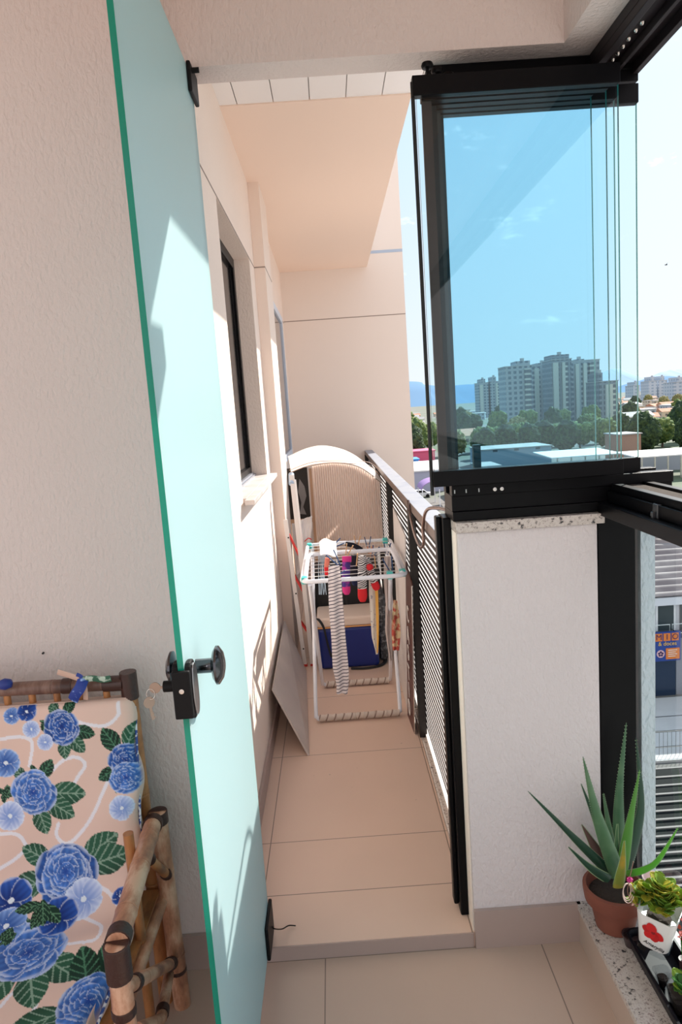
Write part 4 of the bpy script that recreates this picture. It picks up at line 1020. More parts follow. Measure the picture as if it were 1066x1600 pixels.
# ribbon bows tying it to the back rail
BLUER = P('blue_ribbon_print', (.01, .04, .28), .5, var=((.30, .45, .80), 60, .58, .64)); PINKR = P('pink_ribbon', (.66, .44, .35), .6); GRR = P('green_ribbon_print', (.03, .12, .07), .6, var=((.5, .6, .5), 60, .55, .62))
def ribbon(pts, w, mat, nm, par):
    m = MB(); m.tube(arc(pts, 6), w, 8, flat=.25, up=(0, 1, .2)); return part(nm, m, mat, par, 60)
bw = thing('ribbon_bow', 'ribbon bow of pink and blue print knotted on the sofa back rail', 'ribbon', tuple(at(128, 1062, 1.60)))
Yb = 1.595
ribbon([at(128, 1062, Yb), at(110, 1056, Yb), at(90, 1050, Yb)], .0075, PINKR, 'ribbon_tail', bw)
ribbon([at(128, 1062, Yb), at(124, 1058, Yb), at(119, 1056, Yb)], .009, BLUER, 'ribbon_tail', bw)
ribbon([at(130, 1062, Yb), at(145, 1060, Yb), at(160, 1062, Yb), at(173, 1060, Yb)], .0085, GRR, 'ribbon_loop', bw)
ribbon([at(130, 1062, Yb), at(125, 1075, Yb - .01), at(118, 1085, Yb - .01), at(114, 1094, Yb)], .013, BLUER, 'ribbon_tail', bw)
ribbon([at(131, 1066, Yb), at(133, 1078, Yb), at(134, 1093, Yb + .01)], .006, PINKR, 'ribbon_tail', bw)
m = MB(); m.lathe([(0, -.010), (.009, -.006), (.011, 0), (.009, .006), (0, .010)], at(129, 1063, 1.598), 14); part('knot', m, BLUER, bw, 60)
m = MB(); m.lathe([(0, -.022), (.010, -.016), (.014, 0), (.010, .014), (0, .018)], at(8, 1069, 1.60), 16, (1, 0, .1)); solo('ribbon_knot', m, P('navy_ribbon', (.01, .03, .22), .4), 'navy ribbon knot on the sofa back rail at the left edge', 'ribbon', smooth=60)
# ------------------------------------------------------------------ plants on the ledge
TERRA = P('terracotta', (.19, .055, .034), .7, var=((.25, .075, .045), 6, .4, .7))
SOIL = P('dark_soil', (.035, .022, .016), .95, bump=(90, 1, .006))
SAUCER = P('clear_plastic', (.7, .72, .75), .1); 
CLEARP = clear_glass('clear_tub_plastic', (.86, .87, .88), 1.0, 1.3, .08)
pcx, pcy = .655, 1.640
al = thing('aloe_plant', 'large spiky aloe in a terracotta pot on the granite ledge by the pier', 'potted plant', (pcx, pcy, .115))
m = MB(); m.lathe([(.048, .1155), (.062, .185), (.066, .188), (.075, .190), (.079, .215), (.079, .228), (.071, .230), (.068, .205), (.0, .204)], (pcx, pcy, 0), 36); part('pot', m, TERRA, al, 40)
m = MB(); m.lathe([(.068, .204), (.040, .212), (0, .214)], (pcx, pcy, 0), 30); part('soil', m, SOIL, al, 60)
A1 = P('aloe_green', (.05, .135, .065), .38, var=((.12, .23, .12), 14, .4, .7), trans=(.12, (.2, .5, .1)))
A2 = P('aloe_dark_green', (.014, .055, .032), .38, trans=(.1, (.1, .4, .1)))
A3 = P('aloe_bright_green', (.11, .30, .06), .4, trans=(.3, (.3, .7, .08)))
A4 = P('aloe_orange_green', (.22, .32, .06), .4, var=((.75, .38, .05), 14, .5, .7), trans=(.3, (.8, .5, .05)))
A5 = P('aloe_dry_brown', (.12, .06, .05), .7)
TOOTH = P('aloe_teeth', (.30, .42, .22), .5)
def aloe_leaf(tip, mid, base, Y, w, mat, th=.34):
    T, M_, B = at(*tip, Y[0]), at(*mid, Y[1]), at(*base, Y[2])
    B = Vector((B.x, B.y, max(B.z, .212))); pts = arc([B, B.lerp(M_, .5) + (M_ - B.lerp(T, .5)) * .35, M_, T], 9); n = len(pts)
    rs = [w / 2 * (1 - (i / (n - 1)) ** 1.6) ** .9 * (1 if i else .92) + .0006 for i in range(n)]
    m = MB(); m.tube(pts, rs, 12, flat=th, up=(0, -1, .15))
    lf = part('leaf', m, mat, al, 60)
    m = MB()
    for i in range(2, n - 1, 1):
        for h in (0, .5):
            if i + h > n - 1.5: continue
            p = pts[i].lerp(pts[i + 1], h); d = (pts[i + 1] - pts[i]).normalized(); r_ = rs[i]
            v = d.cross(Vector((0, -1, .15))).normalized()
            for s_ in (-1, 1):
                a = p + v * s_ * r_ * .95; m.add([a - d * .0016 + Vector((0, .0008, 0)), a + d * .0016 + Vector((0, .0008, 0)), a + Vector((0, -.0012, 0)), a + v * s_ * .0022 + d * .0014], [(0, 1, 3), (1, 2, 3), (2, 0, 3), (0, 2, 1)])
    if len(m.f): part('teeth', m, TOOTH, lf)
for a in (((994, 1152), (1002, 1245), (978, 1358), (1.70, 1.69, 1.66), .030, A2), ((979, 1129), (969, 1225), (968, 1352), (1.69, 1.68, 1.66), .034, A1), ((909, 1288), (924, 1314), (950, 1358), (1.69, 1.68, 1.65), .030, A5), ((908, 1224), (928, 1275), (958, 1360), (1.69, 1.68, 1.64), .022, A2),
          ((943, 1239), (951, 1288), (961, 1350), (1.68, 1.67, 1.65), .022, A1), ((965, 1287), (964, 1312), (966, 1350), (1.64, 1.64, 1.64), .013, A1), ((825, 1236), (884, 1296), (952, 1362), (1.60, 1.62, 1.63), .024, A2), ((911, 1182), (930, 1262), (966, 1368), (1.58, 1.60, 1.62), .040, A1),
          ((1000, 1203), (986, 1276), (972, 1360), (1.62, 1.63, 1.63), .031, A3), ((888, 1323), (916, 1350), (952, 1374), (1.56, 1.58, 1.60), .022, A2), ((976, 1313), (973, 1346), (966, 1386), (1.53, 1.545, 1.57), .027, A4), ((1060, 1293), (1030, 1342), (980, 1366), (1.52, 1.55, 1.61), .022, A3)):
    aloe_leaf(*a)

# long black planter tray
TR = P('glossy_black_plastic', (.006, .005, .008), .45, spec=.15)
tray = thing('planter_tray', 'long glossy black planter tray lying along the granite ledge', 'tray', (.705, 1.36, .1148))
tx0, tx1, ty0, ty1 = .655, .757, 1.16, 1.575
def ring_loft(rings, m=None):
    m = m or MB(); n = len(rings[0]); vs = [q for r_ in rings for q in r_]; fs = []
    for i in range(len(rings) - 1):
        for k in range(n): fs.append((i * n + k, i * n + (k + 1) % n, (i + 1) * n + (k + 1) % n, (i + 1) * n + k))
    fs.append(list(range(n))[::-1]); fs.append([(len(rings) - 1) * n + k for k in range(n)])
    return m.add(vs, fs)
rr = lambda d, z, r=.022: round_rect(tx0 - d, tx1 + d, ty0 - d, ty1 + d, z, r + d)
part('tray_body', ring_loft([rr(-.006, .1150), rr(.0, .145), rr(.004, .150), rr(.004, .154), rr(-.002, .155), rr(-.006, .150), rr(-.010, .122)]), TR, tray, 50)

# leafy rosettes
G1 = leafy('kalanchoe_green', (.10, .22, .03), (.36, .50, .05)); G2 = leafy('kalanchoe_dark', (.02, .09, .02), (.10, .26, .05)); G3 = leafy('kalanchoe_yellow', (.40, .40, .04), (.62, .55, .08), .45)
def round_leaf(c, d, L, W, mat, par, cup=.25, name='leaf'):
    d = Vector(d).normalized(); up = Vector((0, 0, 1)); s_ = d.cross(up)
    s_ = s_.normalized() if s_.length > .05 else Vector((1, 0, 0)); n_ = s_.cross(d).normalized()
    def fn(u, v):
        a = v; wd = W * .5 * (math.sin(min(1, a * .93 + .07) * PI) ** .55) * (1 + .07 * math.sin(a * 24))
        q = (u - .5) * 2
        return c + d * L * a + s_ * wd * q + n_ * (cup * L * (q * q * .35 - (a - .5) ** 2 * .8 + .2))
    return part(name, MB().sheet(fn, 5, 8, .0016), mat, par, 60)
rn = random.Random(11)
def rosette(par, c, R, n, mats, L=(.022, .034), low=.1):
    for i in range(n):
        a = rn.uniform(0, 2 * PI); e = rn.uniform(low, 1.2); r_ = rn.uniform(.1, 1) * R
        d = Vector((math.cos(a) * math.cos(e), math.sin(a) * math.cos(e), math.sin(e)))
        b = Vector(c) + Vector((math.cos(a) * r_ * .7, math.sin(a) * r_ * .7, rn.uniform(0, R * .9) * math.sin(e)))
        l = rn.uniform(*L); round_leaf(b, d, l, l * rn.uniform(.75, .95), rn.choice(mats), par)
# the white pot with a printed red flower
ka = thing('kalanchoe_plant', 'green leafy plant in a white pot printed with a red flower', 'potted plant', (.697, 1.49, .124))
cP = at(1028, 1447, 1.490); 
ax_z = Vector((.10, -.06, 1)).normalized(); nrm = Vector((-.62, -.78, 0)); nrm = (nrm - ax_z * nrm.dot(ax_z)).normalized(); ax_x = ax_z.cross(nrm).normalized() * -1
if ax_x.x < 0: ax_x = -ax_x
MP = Matrix((ax_x, -nrm, ax_z)).transposed().to_4x4(); MP = MP @ Matrix.Scale(1.24, 4); MP.translation = cP    # local x right, y away from viewer, z up
def ring(hw, z, r=.014, n=5): return [MP @ Vector(q) for q in round_rect(-hw, hw, -hw, hw, z, r, n)]
def ring_s(hw, z, r=.014, n=5):   # scalloped rim: low in the middle of each side, high at the corners
    o = []
    for q in round_rect(-hw, hw, -hw, hw, z, r, n):
        k = min(abs(q[0]), abs(q[1])) / hw; o.append(MP @ Vector((q[0], q[1], z + .014 * (k ** 1.5))))
    return o
WP = P('white_glazed_card', (.80, .78, .76), .3)
m = ring_loft([ring(.026, -.034), ring(.0275, -.031), ring(.031, .0), ring_s(.036, .030, .012), ring_s(.0345, .030, .012), ring(.030, .018)]); part('pot', m, WP, ka, 40)
m = ring_loft([ring(.0255, -.046), ring(.0285, -.044), ring(.0285, -.036), ring(.026, -.0345)]); part('pot_foot', m, CLEARP, ka, 40)
m = MB(); m.lathe([(0, 0), (.02, -.001), (.028, -.003)], MP @ Vector((0, 0, .024)), 20, tuple(ax_z)); part('soil', m, SOIL, ka, 60)
def on_face(x, z): hw = .0275 + (.031 - .0275) * (z + .031) / .031 if z < 0 else .031 + .005 * z / .03; return Vector((x, -hw - .0007, z))
def petal_shape(cx, cz, a, L, W):
    o = []
    for k in range(17):
        t_ = k / 16; o.append((t_, 1)); 
    pts = []
    for t_, s_ in [(k / 10, 1) for k in range(11)] + [(k / 10, -1) for k in range(9, 0, -1)]:
        w_ = W * .5 * math.sin(min(1, t_ * .9 + .1) * PI) ** .6 * s_ * (1 if t_ < 1 else 0)
        x = cx + math.cos(a) * L * t_ - math.sin(a) * w_; z = cz + math.sin(a) * L * t_ + math.cos(a) * w_; pts.append(MP @ on_face(x, z))
    return pts
RED = P('printed_red', (.60, .01, .012), .5); RED2 = P('printed_dark_red', (.25, .006, .01), .5)
for i, a in enumerate((-.5, -1.35, -2.3, 2.9, 2.0)):
    m = MB(); m.prism(petal_shape(-.001, .008, a, .021, .019), nrm * (.0003 + .00012 * i)); part('red_petal', m, RED if i % 2 == 0 else P('printed_red_two', (.50, .008, .01), .5), ka)
m = MB(); m.lathe([(.0045, 0), (.0045, .0010), (0, .0012)], MP @ on_face(-.001, .008), 16, tuple(nrm)); part('flower_heart', m, RED2, ka)
TM = MP @ Matrix.Translation(on_face(.002, -.0225)) @ Matrix(((1, 0, 0, 0), (0, 0, -1, 0), (0, 1, 0, 0), (0, 0, 0, 1))) @ Matrix.Rotation(-.10, 4, 'Z')
text_mesh('Amaryllis', .0100, P('black_ink', (.02, .02, .02), .5), 'lettering', ka, TM, .0004, shear=.35)
rosette(ka, MP @ Vector((.002, 0, .044)), .040, 46, [G1, G1, G2, G3, G1], (.022, .034))
for q in ((.004, .01, .070), (.030, .004, .062), (-.024, .0, .060), (.010, -.012, .052), (-.036, -.006, .046), (.0, .0, .080)): rosette(ka, MP @ Vector(q), .024, 24, [G1, G1, G3], (.020, .030), .0)
rosette(ka, MP @ Vector((-.040, -.008, .030)), .016, 14, [G1, G3, G2], (.012, .020))
PK = P('pink_petals', (.62, .05, .28), .5, trans=(.3, (.9, .1, .5)))
fl = thing('pink_blossom', 'tiny pink blossom on a thin stem left of the white pot plant', 'flower', tuple(at(985, 1375, 1.49)))
cF = at(984, 1374, 1.49)
for k in range(7):
    a = 2 * PI * k / 7; round_leaf(cF, (math.cos(a), -.4, math.sin(a)), .0085, .006, PK, fl, name='petal')
m = MB(); m.tube(arc([at(990, 1346, 1.50), at(987, 1360, 1.50), cF, at(982, 1398, 1.50), at(1002, 1428, 1.49)], 6), .0009, 6); part('stem', m, P('brown_stem', (.28, .14, .10), .7), fl, 60)
# pale woven cord ring
m = MB(); c_ = at(980, 1392, 1.515)
for k in range(3):
    m.tube([c_ + Vector(((.009 + .0022 * k) * math.cos(a), -.004 * k, (.020 + .003 * k) * math.sin(a))) for a in [2 * PI * i / 22 for i in range(22)]], .0011, 6, True)
solo('cord_ring', m, P('pale_pink_cord', (.75, .58, .52), .7), 'pale pink cord ring hanging between the aloe pot and the white pot', 'cord', smooth=60)
# pale dish behind
m = MB(); c_ = Vector((.737, 1.600, .264)); m.lathe([(.014, -.03), (.024, .006), (.026, .010), (.024, .011), (.014, -.022), (0, -.024)], c_, 30)
dish = thing('pale_planter', 'pale pink round planter behind the white pot plant', 'planter', (c_.x, c_.y, .115)); part('bowl', m, P('pale_pink_plastic', (.78, .66, .66), .4, trans=(.3, (.9, .7, .7))), dish, 50)
m = MB(); m.lathe([(.012, .1152), (.008, c_.z - .031)], (c_.x, c_.y, 0), 20); part('foot', m, TERRA, dish, 50)
# small dark pot beside the aloe
c_ = at(986, 1440, 1.565); m = MB(); m.lathe([(.014, -.026), (.020, .0), (.022, .002), (.022, .005), (.019, .005), (.017, -.003), (0, -.004)], (c_.x, c_.y, .1425), 26)
solo('small_dark_pot', m, P('dark_brown_plastic', (.05, .028, .03), .35), 'small dark empty pot between the aloe pot and the black tray', 'pot', smooth=45)
# clear tub with a seedling
def tub(px, py, Y, hw, hd, h, rot, lab, leaves, mats):
    c = Vector((px, Y, 0)); M = Matrix.Translation(Vector((c.x, c.y, .124))) @ Matrix.Rotation(rot, 4, 'Z')
    t_ = thing('clear_tub', lab, 'plastic tub', (c.x, c.y, .124))
    R_ = lambda d, z: [M @ Vector(q) for q in round_rect(-hw + d, hw - d, -hd + d, hd - d, z, .009)]
    part('tub_wall', ring_loft([R_(.007, 0), R_(.0, h - .004), R_(-.003, h - .003), R_(-.003, h), R_(.0015, h), R_(.008, .002)]), CLEARP, t_, 45)
    part('soil', ring_loft([R_(.0085, .003), R_(.0045, h * .62)]), SOIL, t_)
    rosette(t_, M @ Vector((0, 0, h * .7)), hw * .8, leaves, mats, (.018, .032), .2)
    return t_
tub(.702, 0, 1.368, .036, .034, .055, -.15, 'clear plastic tub holding a small leafy seedling in the black tray', 26, [G2, G2, G1])
tub(.680, 0, 1.428, .016, .016, .040, .1, 'small clear cup tucked under the white pot in the black tray', 0, [G2])
# dish of red flowers at the right edge
c_ = Vector((.742, 1.452, .235))
rf = thing('red_blossoms', 'cluster of small dark red blossoms at the right of the white pot', 'flowers', (c_.x, c_.y, .13))
RB_ = P('dark_red_petals', (.28, .02, .015), .6, var=((.62, .14, .05), 30, .5, .7))
for k in range(34):
    b_ = c_ + Vector((rn.uniform(-.008, .015), rn.uniform(-.022, .010), rn.uniform(-.02, .03))); a = rn.uniform(0, 6.3)
    round_leaf(b_, (math.cos(a), math.sin(a), rn.uniform(-.2, .9)), .011, .009, RB_, rf, name='petal')
m = MB(); m.lathe([(.008, .124), (.011, .165), (.012, .17), (.010, .17), (0, .165)], (c_.x, c_.y, 0), 24); part('pot', m, P('brown_pot', (.08, .04, .035), .5), rf, 50)
m = MB(); m.lathe([(.004, .165), (.008, .22), (0, .24)], (c_.x, c_.y, 0), 12); part('stems', m, G2, rf, 50)
c_ = Vector((.690, 1.275, .124)); m = MB(); m.lathe([(.018, .0), (.024, .040), (.026, .042), (.026, .046), (.022, .046), (.020, .036), (0, .034)], (c_.x, c_.y, .1235), 28)
solo('round_black_pot', m, TR, 'round glossy black pot in the bottom right corner of the picture', 'pot', smooth=45)
# ------------------------------------------------------------------ the town outside, seven storeys below
G = -16.0
GM = P('town_ground', (.17, .16, .15), .95, var=((.10, .14, .08), .02, .45, .6))
struct('ground', MB().box(-6000, 9000, 19.9, 16000, G - 2, G), GM)
struct('added_bounce_ground', MB().box(-500, 500, -400, 19.9, G - 2, G), P('pale_bounce_ground', (.48, .43, .39), .9, var=((.42, .38, .35), .2, .4, .6)))  # pale slab under the building, added to bounce light upwards
MB_ = MB; R0 = random.Random(3)
def ridge(name, D, pts, depth, mat):
    P3 = arc([at(x, y, D) for x, y in pts], 10); n = len(P3); m = MB(); vs = []
    for i, p in enumerate(P3):
        z = p.z + D * .0016 * noise.noise(Vector((i * .37, D, 0)))
        vs += [Vector((p.x, D - depth * .5, G)), Vector((p.x, D - depth * .2, G + (z - G) * .55)), Vector((p.x, D, z)), Vector((p.x, D + depth * .5, G))]
    fs = []
    for i in range(n - 1):
        for k in range(3): fs.append((i * 4 + k, i * 4 + 4 + k, i * 4 + 5 + k, i * 4 + 1 + k))
    m.add(vs, fs); return struct(name, m, mat, None, 80)
ridge('hill_range', 9000, [(560, 625), (900, 588), (960, 576), (985, 584), (1010, 590), (1040, 580), (1075, 578), (1180, 590), (1400, 580)], 2500, P('far_hills', (.36, .46, .60), 1.0, spec=0))  # distance haze painted in as pale blue
ridge('hill_range.001', 6000, [(480, 600), (640, 596), (665, 601), (700, 603), (740, 600), (765, 603), (800, 612), (860, 616), (960, 605), (1010, 592), (1050, 588), (1100, 596), (1400, 590)], 1800, P('near_hills', (.17, .28, .42), 1.0, spec=0))  # haze put into the blue of these hills too

# --- tower blocks
TW = facade_mat('tower_facade', (.36, .39, .42), (.10, .15, .20), 3.1, 2.9, .55)
TW2 = facade_mat('tower_facade_dark', (.22, .26, .30), (.07, .11, .15), 2.6, 2.9, .6)
TWF = facade_mat('far_tower_facade', (.50, .55, .62), (.30, .38, .48), 6, 4, .5)  # paler and bluer: distance haze mixed into wall and glass colours
BAL = facade_mat('balcony_bay', (.58, .56, .50), (.10, .13, .16), 50, 2.9, .62)
PLT = []
def tower(px0, px1, top, D, depth, mat, lab, bays=(), cap=None, grp='tower blocks beyond the trees'):
    a, b = at(px0, top, D), at(px1, top, D); z = max(a.z, b.z)
    t_ = thing('apartment_tower', lab, 'building', ((a.x + b.x) / 2, D, G), grp)
    part('tower_body', MB().box(a.x, b.x, D, D + depth, G, z), mat, t_)
    part('roof_slab', MB().box(a.x - .3, b.x + .3, D - .3, D + depth, z, z + .5), P('roof_grey', (.42, .43, .44), .8), t_)
    for f0, f1 in bays:
        x0, x1 = a.x + (b.x - a.x) * f0, a.x + (b.x - a.x) * f1
        part('balcony_bay', MB().box(x0, x1, D - 1.6, D - .02, G, z - 1.5), BAL, t_)
    if cap:
        x0, x1 = a.x + (b.x - a.x) * cap[0], a.x + (b.x - a.x) * cap[1]
        part('water_tank_house', MB().box(x0, x1, D + 2, D + depth - 2, z + .5, z + cap[2]), mat, t_)
        xm = (x0 + x1) / 2; part('tank', MB().box(xm - .9, xm + .9, D + 3, D + 5, z + cap[2], z + cap[2] + 1.6), MATS['roof_grey'], t_)
    PLT.append(((a.x + b.x) / 2, D + depth / 2, (b.x - a.x) / 2 + 3)); return t_
tower(789, 831, 574, 400, 16, TW, 'leftmost slab of the tall tower row seen through the glass', [(.72, .92)], (.45, .98, 3.0))
tower(832, 862, 572, 430, 16, TW, 'second slab of the tall tower row, slightly lower roof', [(.1, .3), (.7, .9)], (.3, .9, 1.6))
tower(862, 893, 563, 405, 18, TW2, 'tallest slab in the middle of the tower row', [(.05, .3), (.5, .75)], (.05, .95, 3.0))
tower(893, 937, 565, 420, 18, TW, 'wide slab right of the tallest tower, with pale balconies', [(.12, .24), (.40, .52), (.62, .80)], (.2, .5, 1.2))
tower(937, 966, 597, 380, 20, TW2, 'lower dark block at the right end of the tower row', [(.3, .8)], (.0, .25, 5.0))
tower(748, 763, 599, 700, 20, TW, 'left one of the two slim towers on the left', [(.1, .4)], (.25, .75, 4.0))
tower(766, 783, 597, 700, 20, TW, 'right one of the two slim towers on the left', [(.5, .9)], (.2, .6, 5.0))
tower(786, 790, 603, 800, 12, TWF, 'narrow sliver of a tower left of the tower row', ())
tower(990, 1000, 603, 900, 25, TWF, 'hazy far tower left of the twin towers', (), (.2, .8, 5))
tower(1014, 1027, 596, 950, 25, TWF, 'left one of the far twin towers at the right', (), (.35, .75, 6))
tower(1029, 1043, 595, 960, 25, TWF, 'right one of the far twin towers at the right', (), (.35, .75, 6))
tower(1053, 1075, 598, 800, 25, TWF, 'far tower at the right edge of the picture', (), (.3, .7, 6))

# --- houses of the town
HW = [facade_mat('house_white', (.75, .74, .72), (.18, .2, .22), 3.2, 3.0, .4), facade_mat('house_cream', (.66, .56, .44), (.16, .15, .14), 3.6, 3.0, .4), facade_mat('house_blue_grey', (.42, .46, .54), (.15, .17, .2), 3.4, 3.0, .4), facade_mat('house_pink', (.62, .38, .34), (.15, .13, .13), 3.4, 3.0, .4)]
RT = [P('clay_roof', (.50, .22, .13), .85, var=((.62, .34, .22), .4, .4, .7)), P('white_roof', (.80, .80, .80), .6), P('grey_fibre_roof', (.30, .30, .31), .8, var=((.42, .41, .40), .5, .4, .7)), P('pink_roof', (.62, .36, .33), .8)]
names = [('white', 'grey'), ('cream', 'clay tiled'), ('blue grey', 'white'), ('pink', 'clay tiled'), ('white', 'clay tiled'), ('cream', 'grey')]
protos = []
def house_proto(w_, d_, h_, wm, rm, pitched):
    t_ = thing('town_house', '', 'house', (0, 0, 0), None)
    part('walls', MB().box(-w_ / 2, w_ / 2, 0, d_, 0, h_), wm, t_)
    if pitched:
        m = MB(); m.prism([(-w_ / 2 - .5, -.5, h_), (-w_ / 2 - .5, d_ / 2, h_ + 1.9), (-w_ / 2 - .5, d_ + .5, h_)], (w_ + 1, 0, 0))
    else: m = MB().box(-w_ / 2 - .3, w_ / 2 + .3, -.3, d_ + .3, h_, h_ + .35)
    part('roof', m, rm, t_); return t_
specs_h = [(12, 10, 6.2, HW[0], RT[2], 1), (10, 9, 3.4, HW[1], RT[0], 1), (14, 12, 6.0, HW[2], RT[1], 0), (9, 9, 5.8, HW[3], RT[0], 1), (11, 10, 3.4, HW[0], RT[0], 1), (13, 10, 5.9, HW[1], RT[2], 0)]
spots = []
PL = []
def rowfill(lst, px0, px1, D, step, jit=.15):
    x, x1 = at(px0, 640, D).x + R0.uniform(0, step * .5), at(px1, 640, D).x
    while x < x1: lst.append((x, D + R0.uniform(-1, 1))); x += step * R0.uniform(1, 1 + jit * 2)
for i, D in enumerate((240, 257, 274, 291, 308, 345, 385, 405, 440, 465, 515, 545, 620, 660, 740, 800, 860, 930, 1010, 1100)): rowfill(spots, 970 if D > 450 else 984, 1080, D, 16.2 + .012 * D)
for D in (285, 305, 345, 385, 440, 520, 620, 740, 900): rowfill(spots, 636, 745, D, 17 + .012 * D)
used = {}
for (x, y) in spots:
    if any(math.hypot(x - a, y + 5 - b) < r_ + 7.5 for a, b, r_ in PLT + PL): continue
    PL.append((x, y + 5, 7.6))
    k = R0.randrange(6); sc = specs_h[k]
    lab = f'{names[k][0]} {"two storey" if sc[2] > 5 else "single storey"} house with a {names[k][1]} {"pitched" if sc[5] else "flat"} roof in the distant town'
    if k not in used: used[k] = house_proto(*sc); o_ = used[k]
    else: o_ = copy_tree(used[k])
    o_.location = (x, y, G); o_.rotation_euler = (0, 0, R0.uniform(-.35, .35)); o_['label'] = lab; o_['group'] = 'houses of the distant town, ' + names[k][0] + ' with ' + names[k][1] + ' roofs'

# --- trees
LF = [P('tree_green', (.06, .12, .035), .9, var=((.20, .26, .07), .9, .42, .62), bump=(2.2, 1, .5)), P('tree_dark_green', (.018, .045, .022), .9, var=((.07, .12, .04), .9, .42, .62), bump=(2.2, 1, .5)), P('tree_olive', (.16, .17, .06), .9, var=((.36, .30, .12), .9, .42, .62), bump=(2.2, 1, .5))]
BARK = P('tree_bark', (.12, .09, .07), .9)
def crown(seed, w_, h_):
    r_ = random.Random(seed); m = MB()
    bm = bmesh.new(); bmesh.ops.create_icosphere(bm, subdivisions=4, radius=1)
    base_v = [v.co.copy() for v in bm.verts]; base_f = [[v.index for v in f.verts] for f in bm.faces]; bm.free()
    for k in range(9):
        a = r_.uniform(0, 6.28); q = r_.uniform(0, .55); c = Vector((math.cos(a) * q * w_ / 2, math.sin(a) * q * w_ / 2, h_ * r_.uniform(.42, .78))); s_ = r_.uniform(.26, .40) * min(w_, h_ * .9)
        off = Vector((r_.uniform(0, 50),) * 3)
        m.add([c + v * s_ * (1 + .28 * noise.noise(v * 2.3 + off) + .26 * noise.noise(v * 6 + off) + .16 * noise.noise(v * 15 + off)) for v in base_v], base_f)
    return m
tp = []
kinds = ['mid green', 'dark green', 'olive']
for k in range(3):
    t_ = thing('town_tree', '', 'tree', (0, 0, 0)); part('crown', crown(20 + k, 9, 9), LF[k], t_, 180); part('trunk', MB().tube([(0, 0, 0), (.2, 0, 2.5), (0, .1, 5)], [.35, .28, .2], 8), BARK, t_, 60); tp.append(t_)
first = [True] * 3; RT_ = random.Random(9)
def tree(px, D, sc, k, lab, grp):
    o_ = tp[k] if first[k] else copy_tree(tp[k]); first[k] = False
    p = at(px, 650, D); o_.location = (p.x, D, G); o_.scale = (sc, sc, sc * RT_.uniform(.85, 1.1)); o_.rotation_euler = (0, 0, RT_.uniform(0, 6.28)); o_['label'] = lab; o_['group'] = grp
def grove(px0, px1, Ds, step, sc, ks, fmt, grp):
    for r_, D in enumerate(Ds):
        x, x1 = at(px0, 650, D).x + (r_ % 2) * step * .5, at(px1, 650, D).x
        while x < x1:
            k = RT_.choice(ks); tree_xy(x + RT_.uniform(-.6, .6), D + RT_.uniform(-.6, .6), sc * RT_.uniform(.9, 1.08), k, kinds[k] + fmt, grp + kinds[k]); x += step
TR_ = []
for a_ in ((at(700, 640, 205).x, 205, 8), (at(663, 640, 210).x, 210, 6), (at(985, 640, 176).x, 176, 8)): TR_.append(a_)
def tree_xy(x, D, sc, k, lab, grp):
    if any(math.hypot(x - a, D - b) < r_ + 5.6 * sc for a, b, r_ in PLT + PL + TR_): return
    TR_.append((x, D, 5.6 * sc))
    o_ = tp[k] if first[k] else copy_tree(tp[k]); first[k] = False
    o_.location = (x, D, G); o_.scale = (sc, sc, sc * RT_.uniform(.9, 1.2)); o_.rotation_euler = (0, 0, RT_.uniform(0, 6.28)); o_['label'] = lab; o_['group'] = grp
grove(756, 975, (210, 223, 236, 249), 12.5, .86, (0, 0, 2, 1, 0), ' tree in the belt before the tall towers', 'trees before the towers, ')
grove(705, 740, (200, 214, 228), 12, .9, (0, 2, 1), ' tree left of the belt, seen behind the dark latch', 'trees behind the latch, ')
grove(700, 960, (300, 330), 15, 1.0, (0, 1, 2), ' tree standing further back near the foot of the towers', 'trees at the foot of the towers, ')
grove(640, 698, (222, 236, 250, 264), 12.5, 1.05, (0, 1, 2, 1), ' tree between the end wall and the folded panels', 'trees in the gap by the end wall, ')
grove(1003, 1078, (166, 179, 192, 205, 218), 12.5, 1.0, (0, 1, 2, 1), ' tree right of the folded panels behind the white canopy', 'trees behind the white canopy, ')
for D in (325, 367, 420, 490, 585, 700): grove(640, 1078 if D > 450 else 745, (D,), 26 + .02 * D, 1.05, (0, 1, 2), ' tree standing among the houses of the distant town', 'trees among the distant houses, ')
for D in (325, 367, 420): grove(985, 1078, (D,), 30, 1.0, (0, 1, 2), ' tree standing among the houses at the right of the distant town', 'trees among the houses at the right, ')

# --- low buildings in the middle distance
def block(name, lab, cat, px0, px1, pyb, D, depth, h, mat, roof=None, grp=None, over=.3):
    a, b = at(px0, pyb, D), at(px1, pyb, D); t_ = thing(name, lab, cat, ((a.x + b.x) / 2, D, G), grp)
    part('walls', MB().box(a.x, b.x, D, D + depth, G, G + h), mat, t_)
    part('roof', MB().box(a.x - over, b.x + over, D - over, D + depth + over, G + h, G + h + .25), roof or RT[1], t_); return t_
WHB = facade_mat('warehouse_wall', (.26, .34, .42), (.06, .09, .12), 5.5, 9.0, .22)
wh = block('warehouse', 'long blue grey warehouse with small windows in front of the tree belt', 'warehouse', 752, 862, 715, 178, 14, 4.6, WHB, RT[2])
def canopy(lab, px0, px1, D, depth, h, cols, mat=RT[1]):
    a, b = at(px0, 700, D), at(px1, 700, D); t_ = thing('flat_canopy', lab, 'canopy', ((a.x + b.x) / 2, D, G), None)
    m = MB(); m.prism([(a.x, D, G + h - .15), (a.x, D + depth, G + h + .25), (a.x, D + depth, G + h + .45), (a.x, D, G + h + .05)], (b.x - a.x, 0, 0)); part('canopy_roof', m, mat, t_)
    for k in range(cols): 
        x = a.x + (b.x - a.x) * (k + .5) / cols; part('post', MB().box(x - .12, x + .12, D + .8, D + 1.04, G, G + h - .16), CHROME, t_)
canopy('white flat canopy seen through the glass below the towers', 862, 972, 150, 14, 4.0, 5)
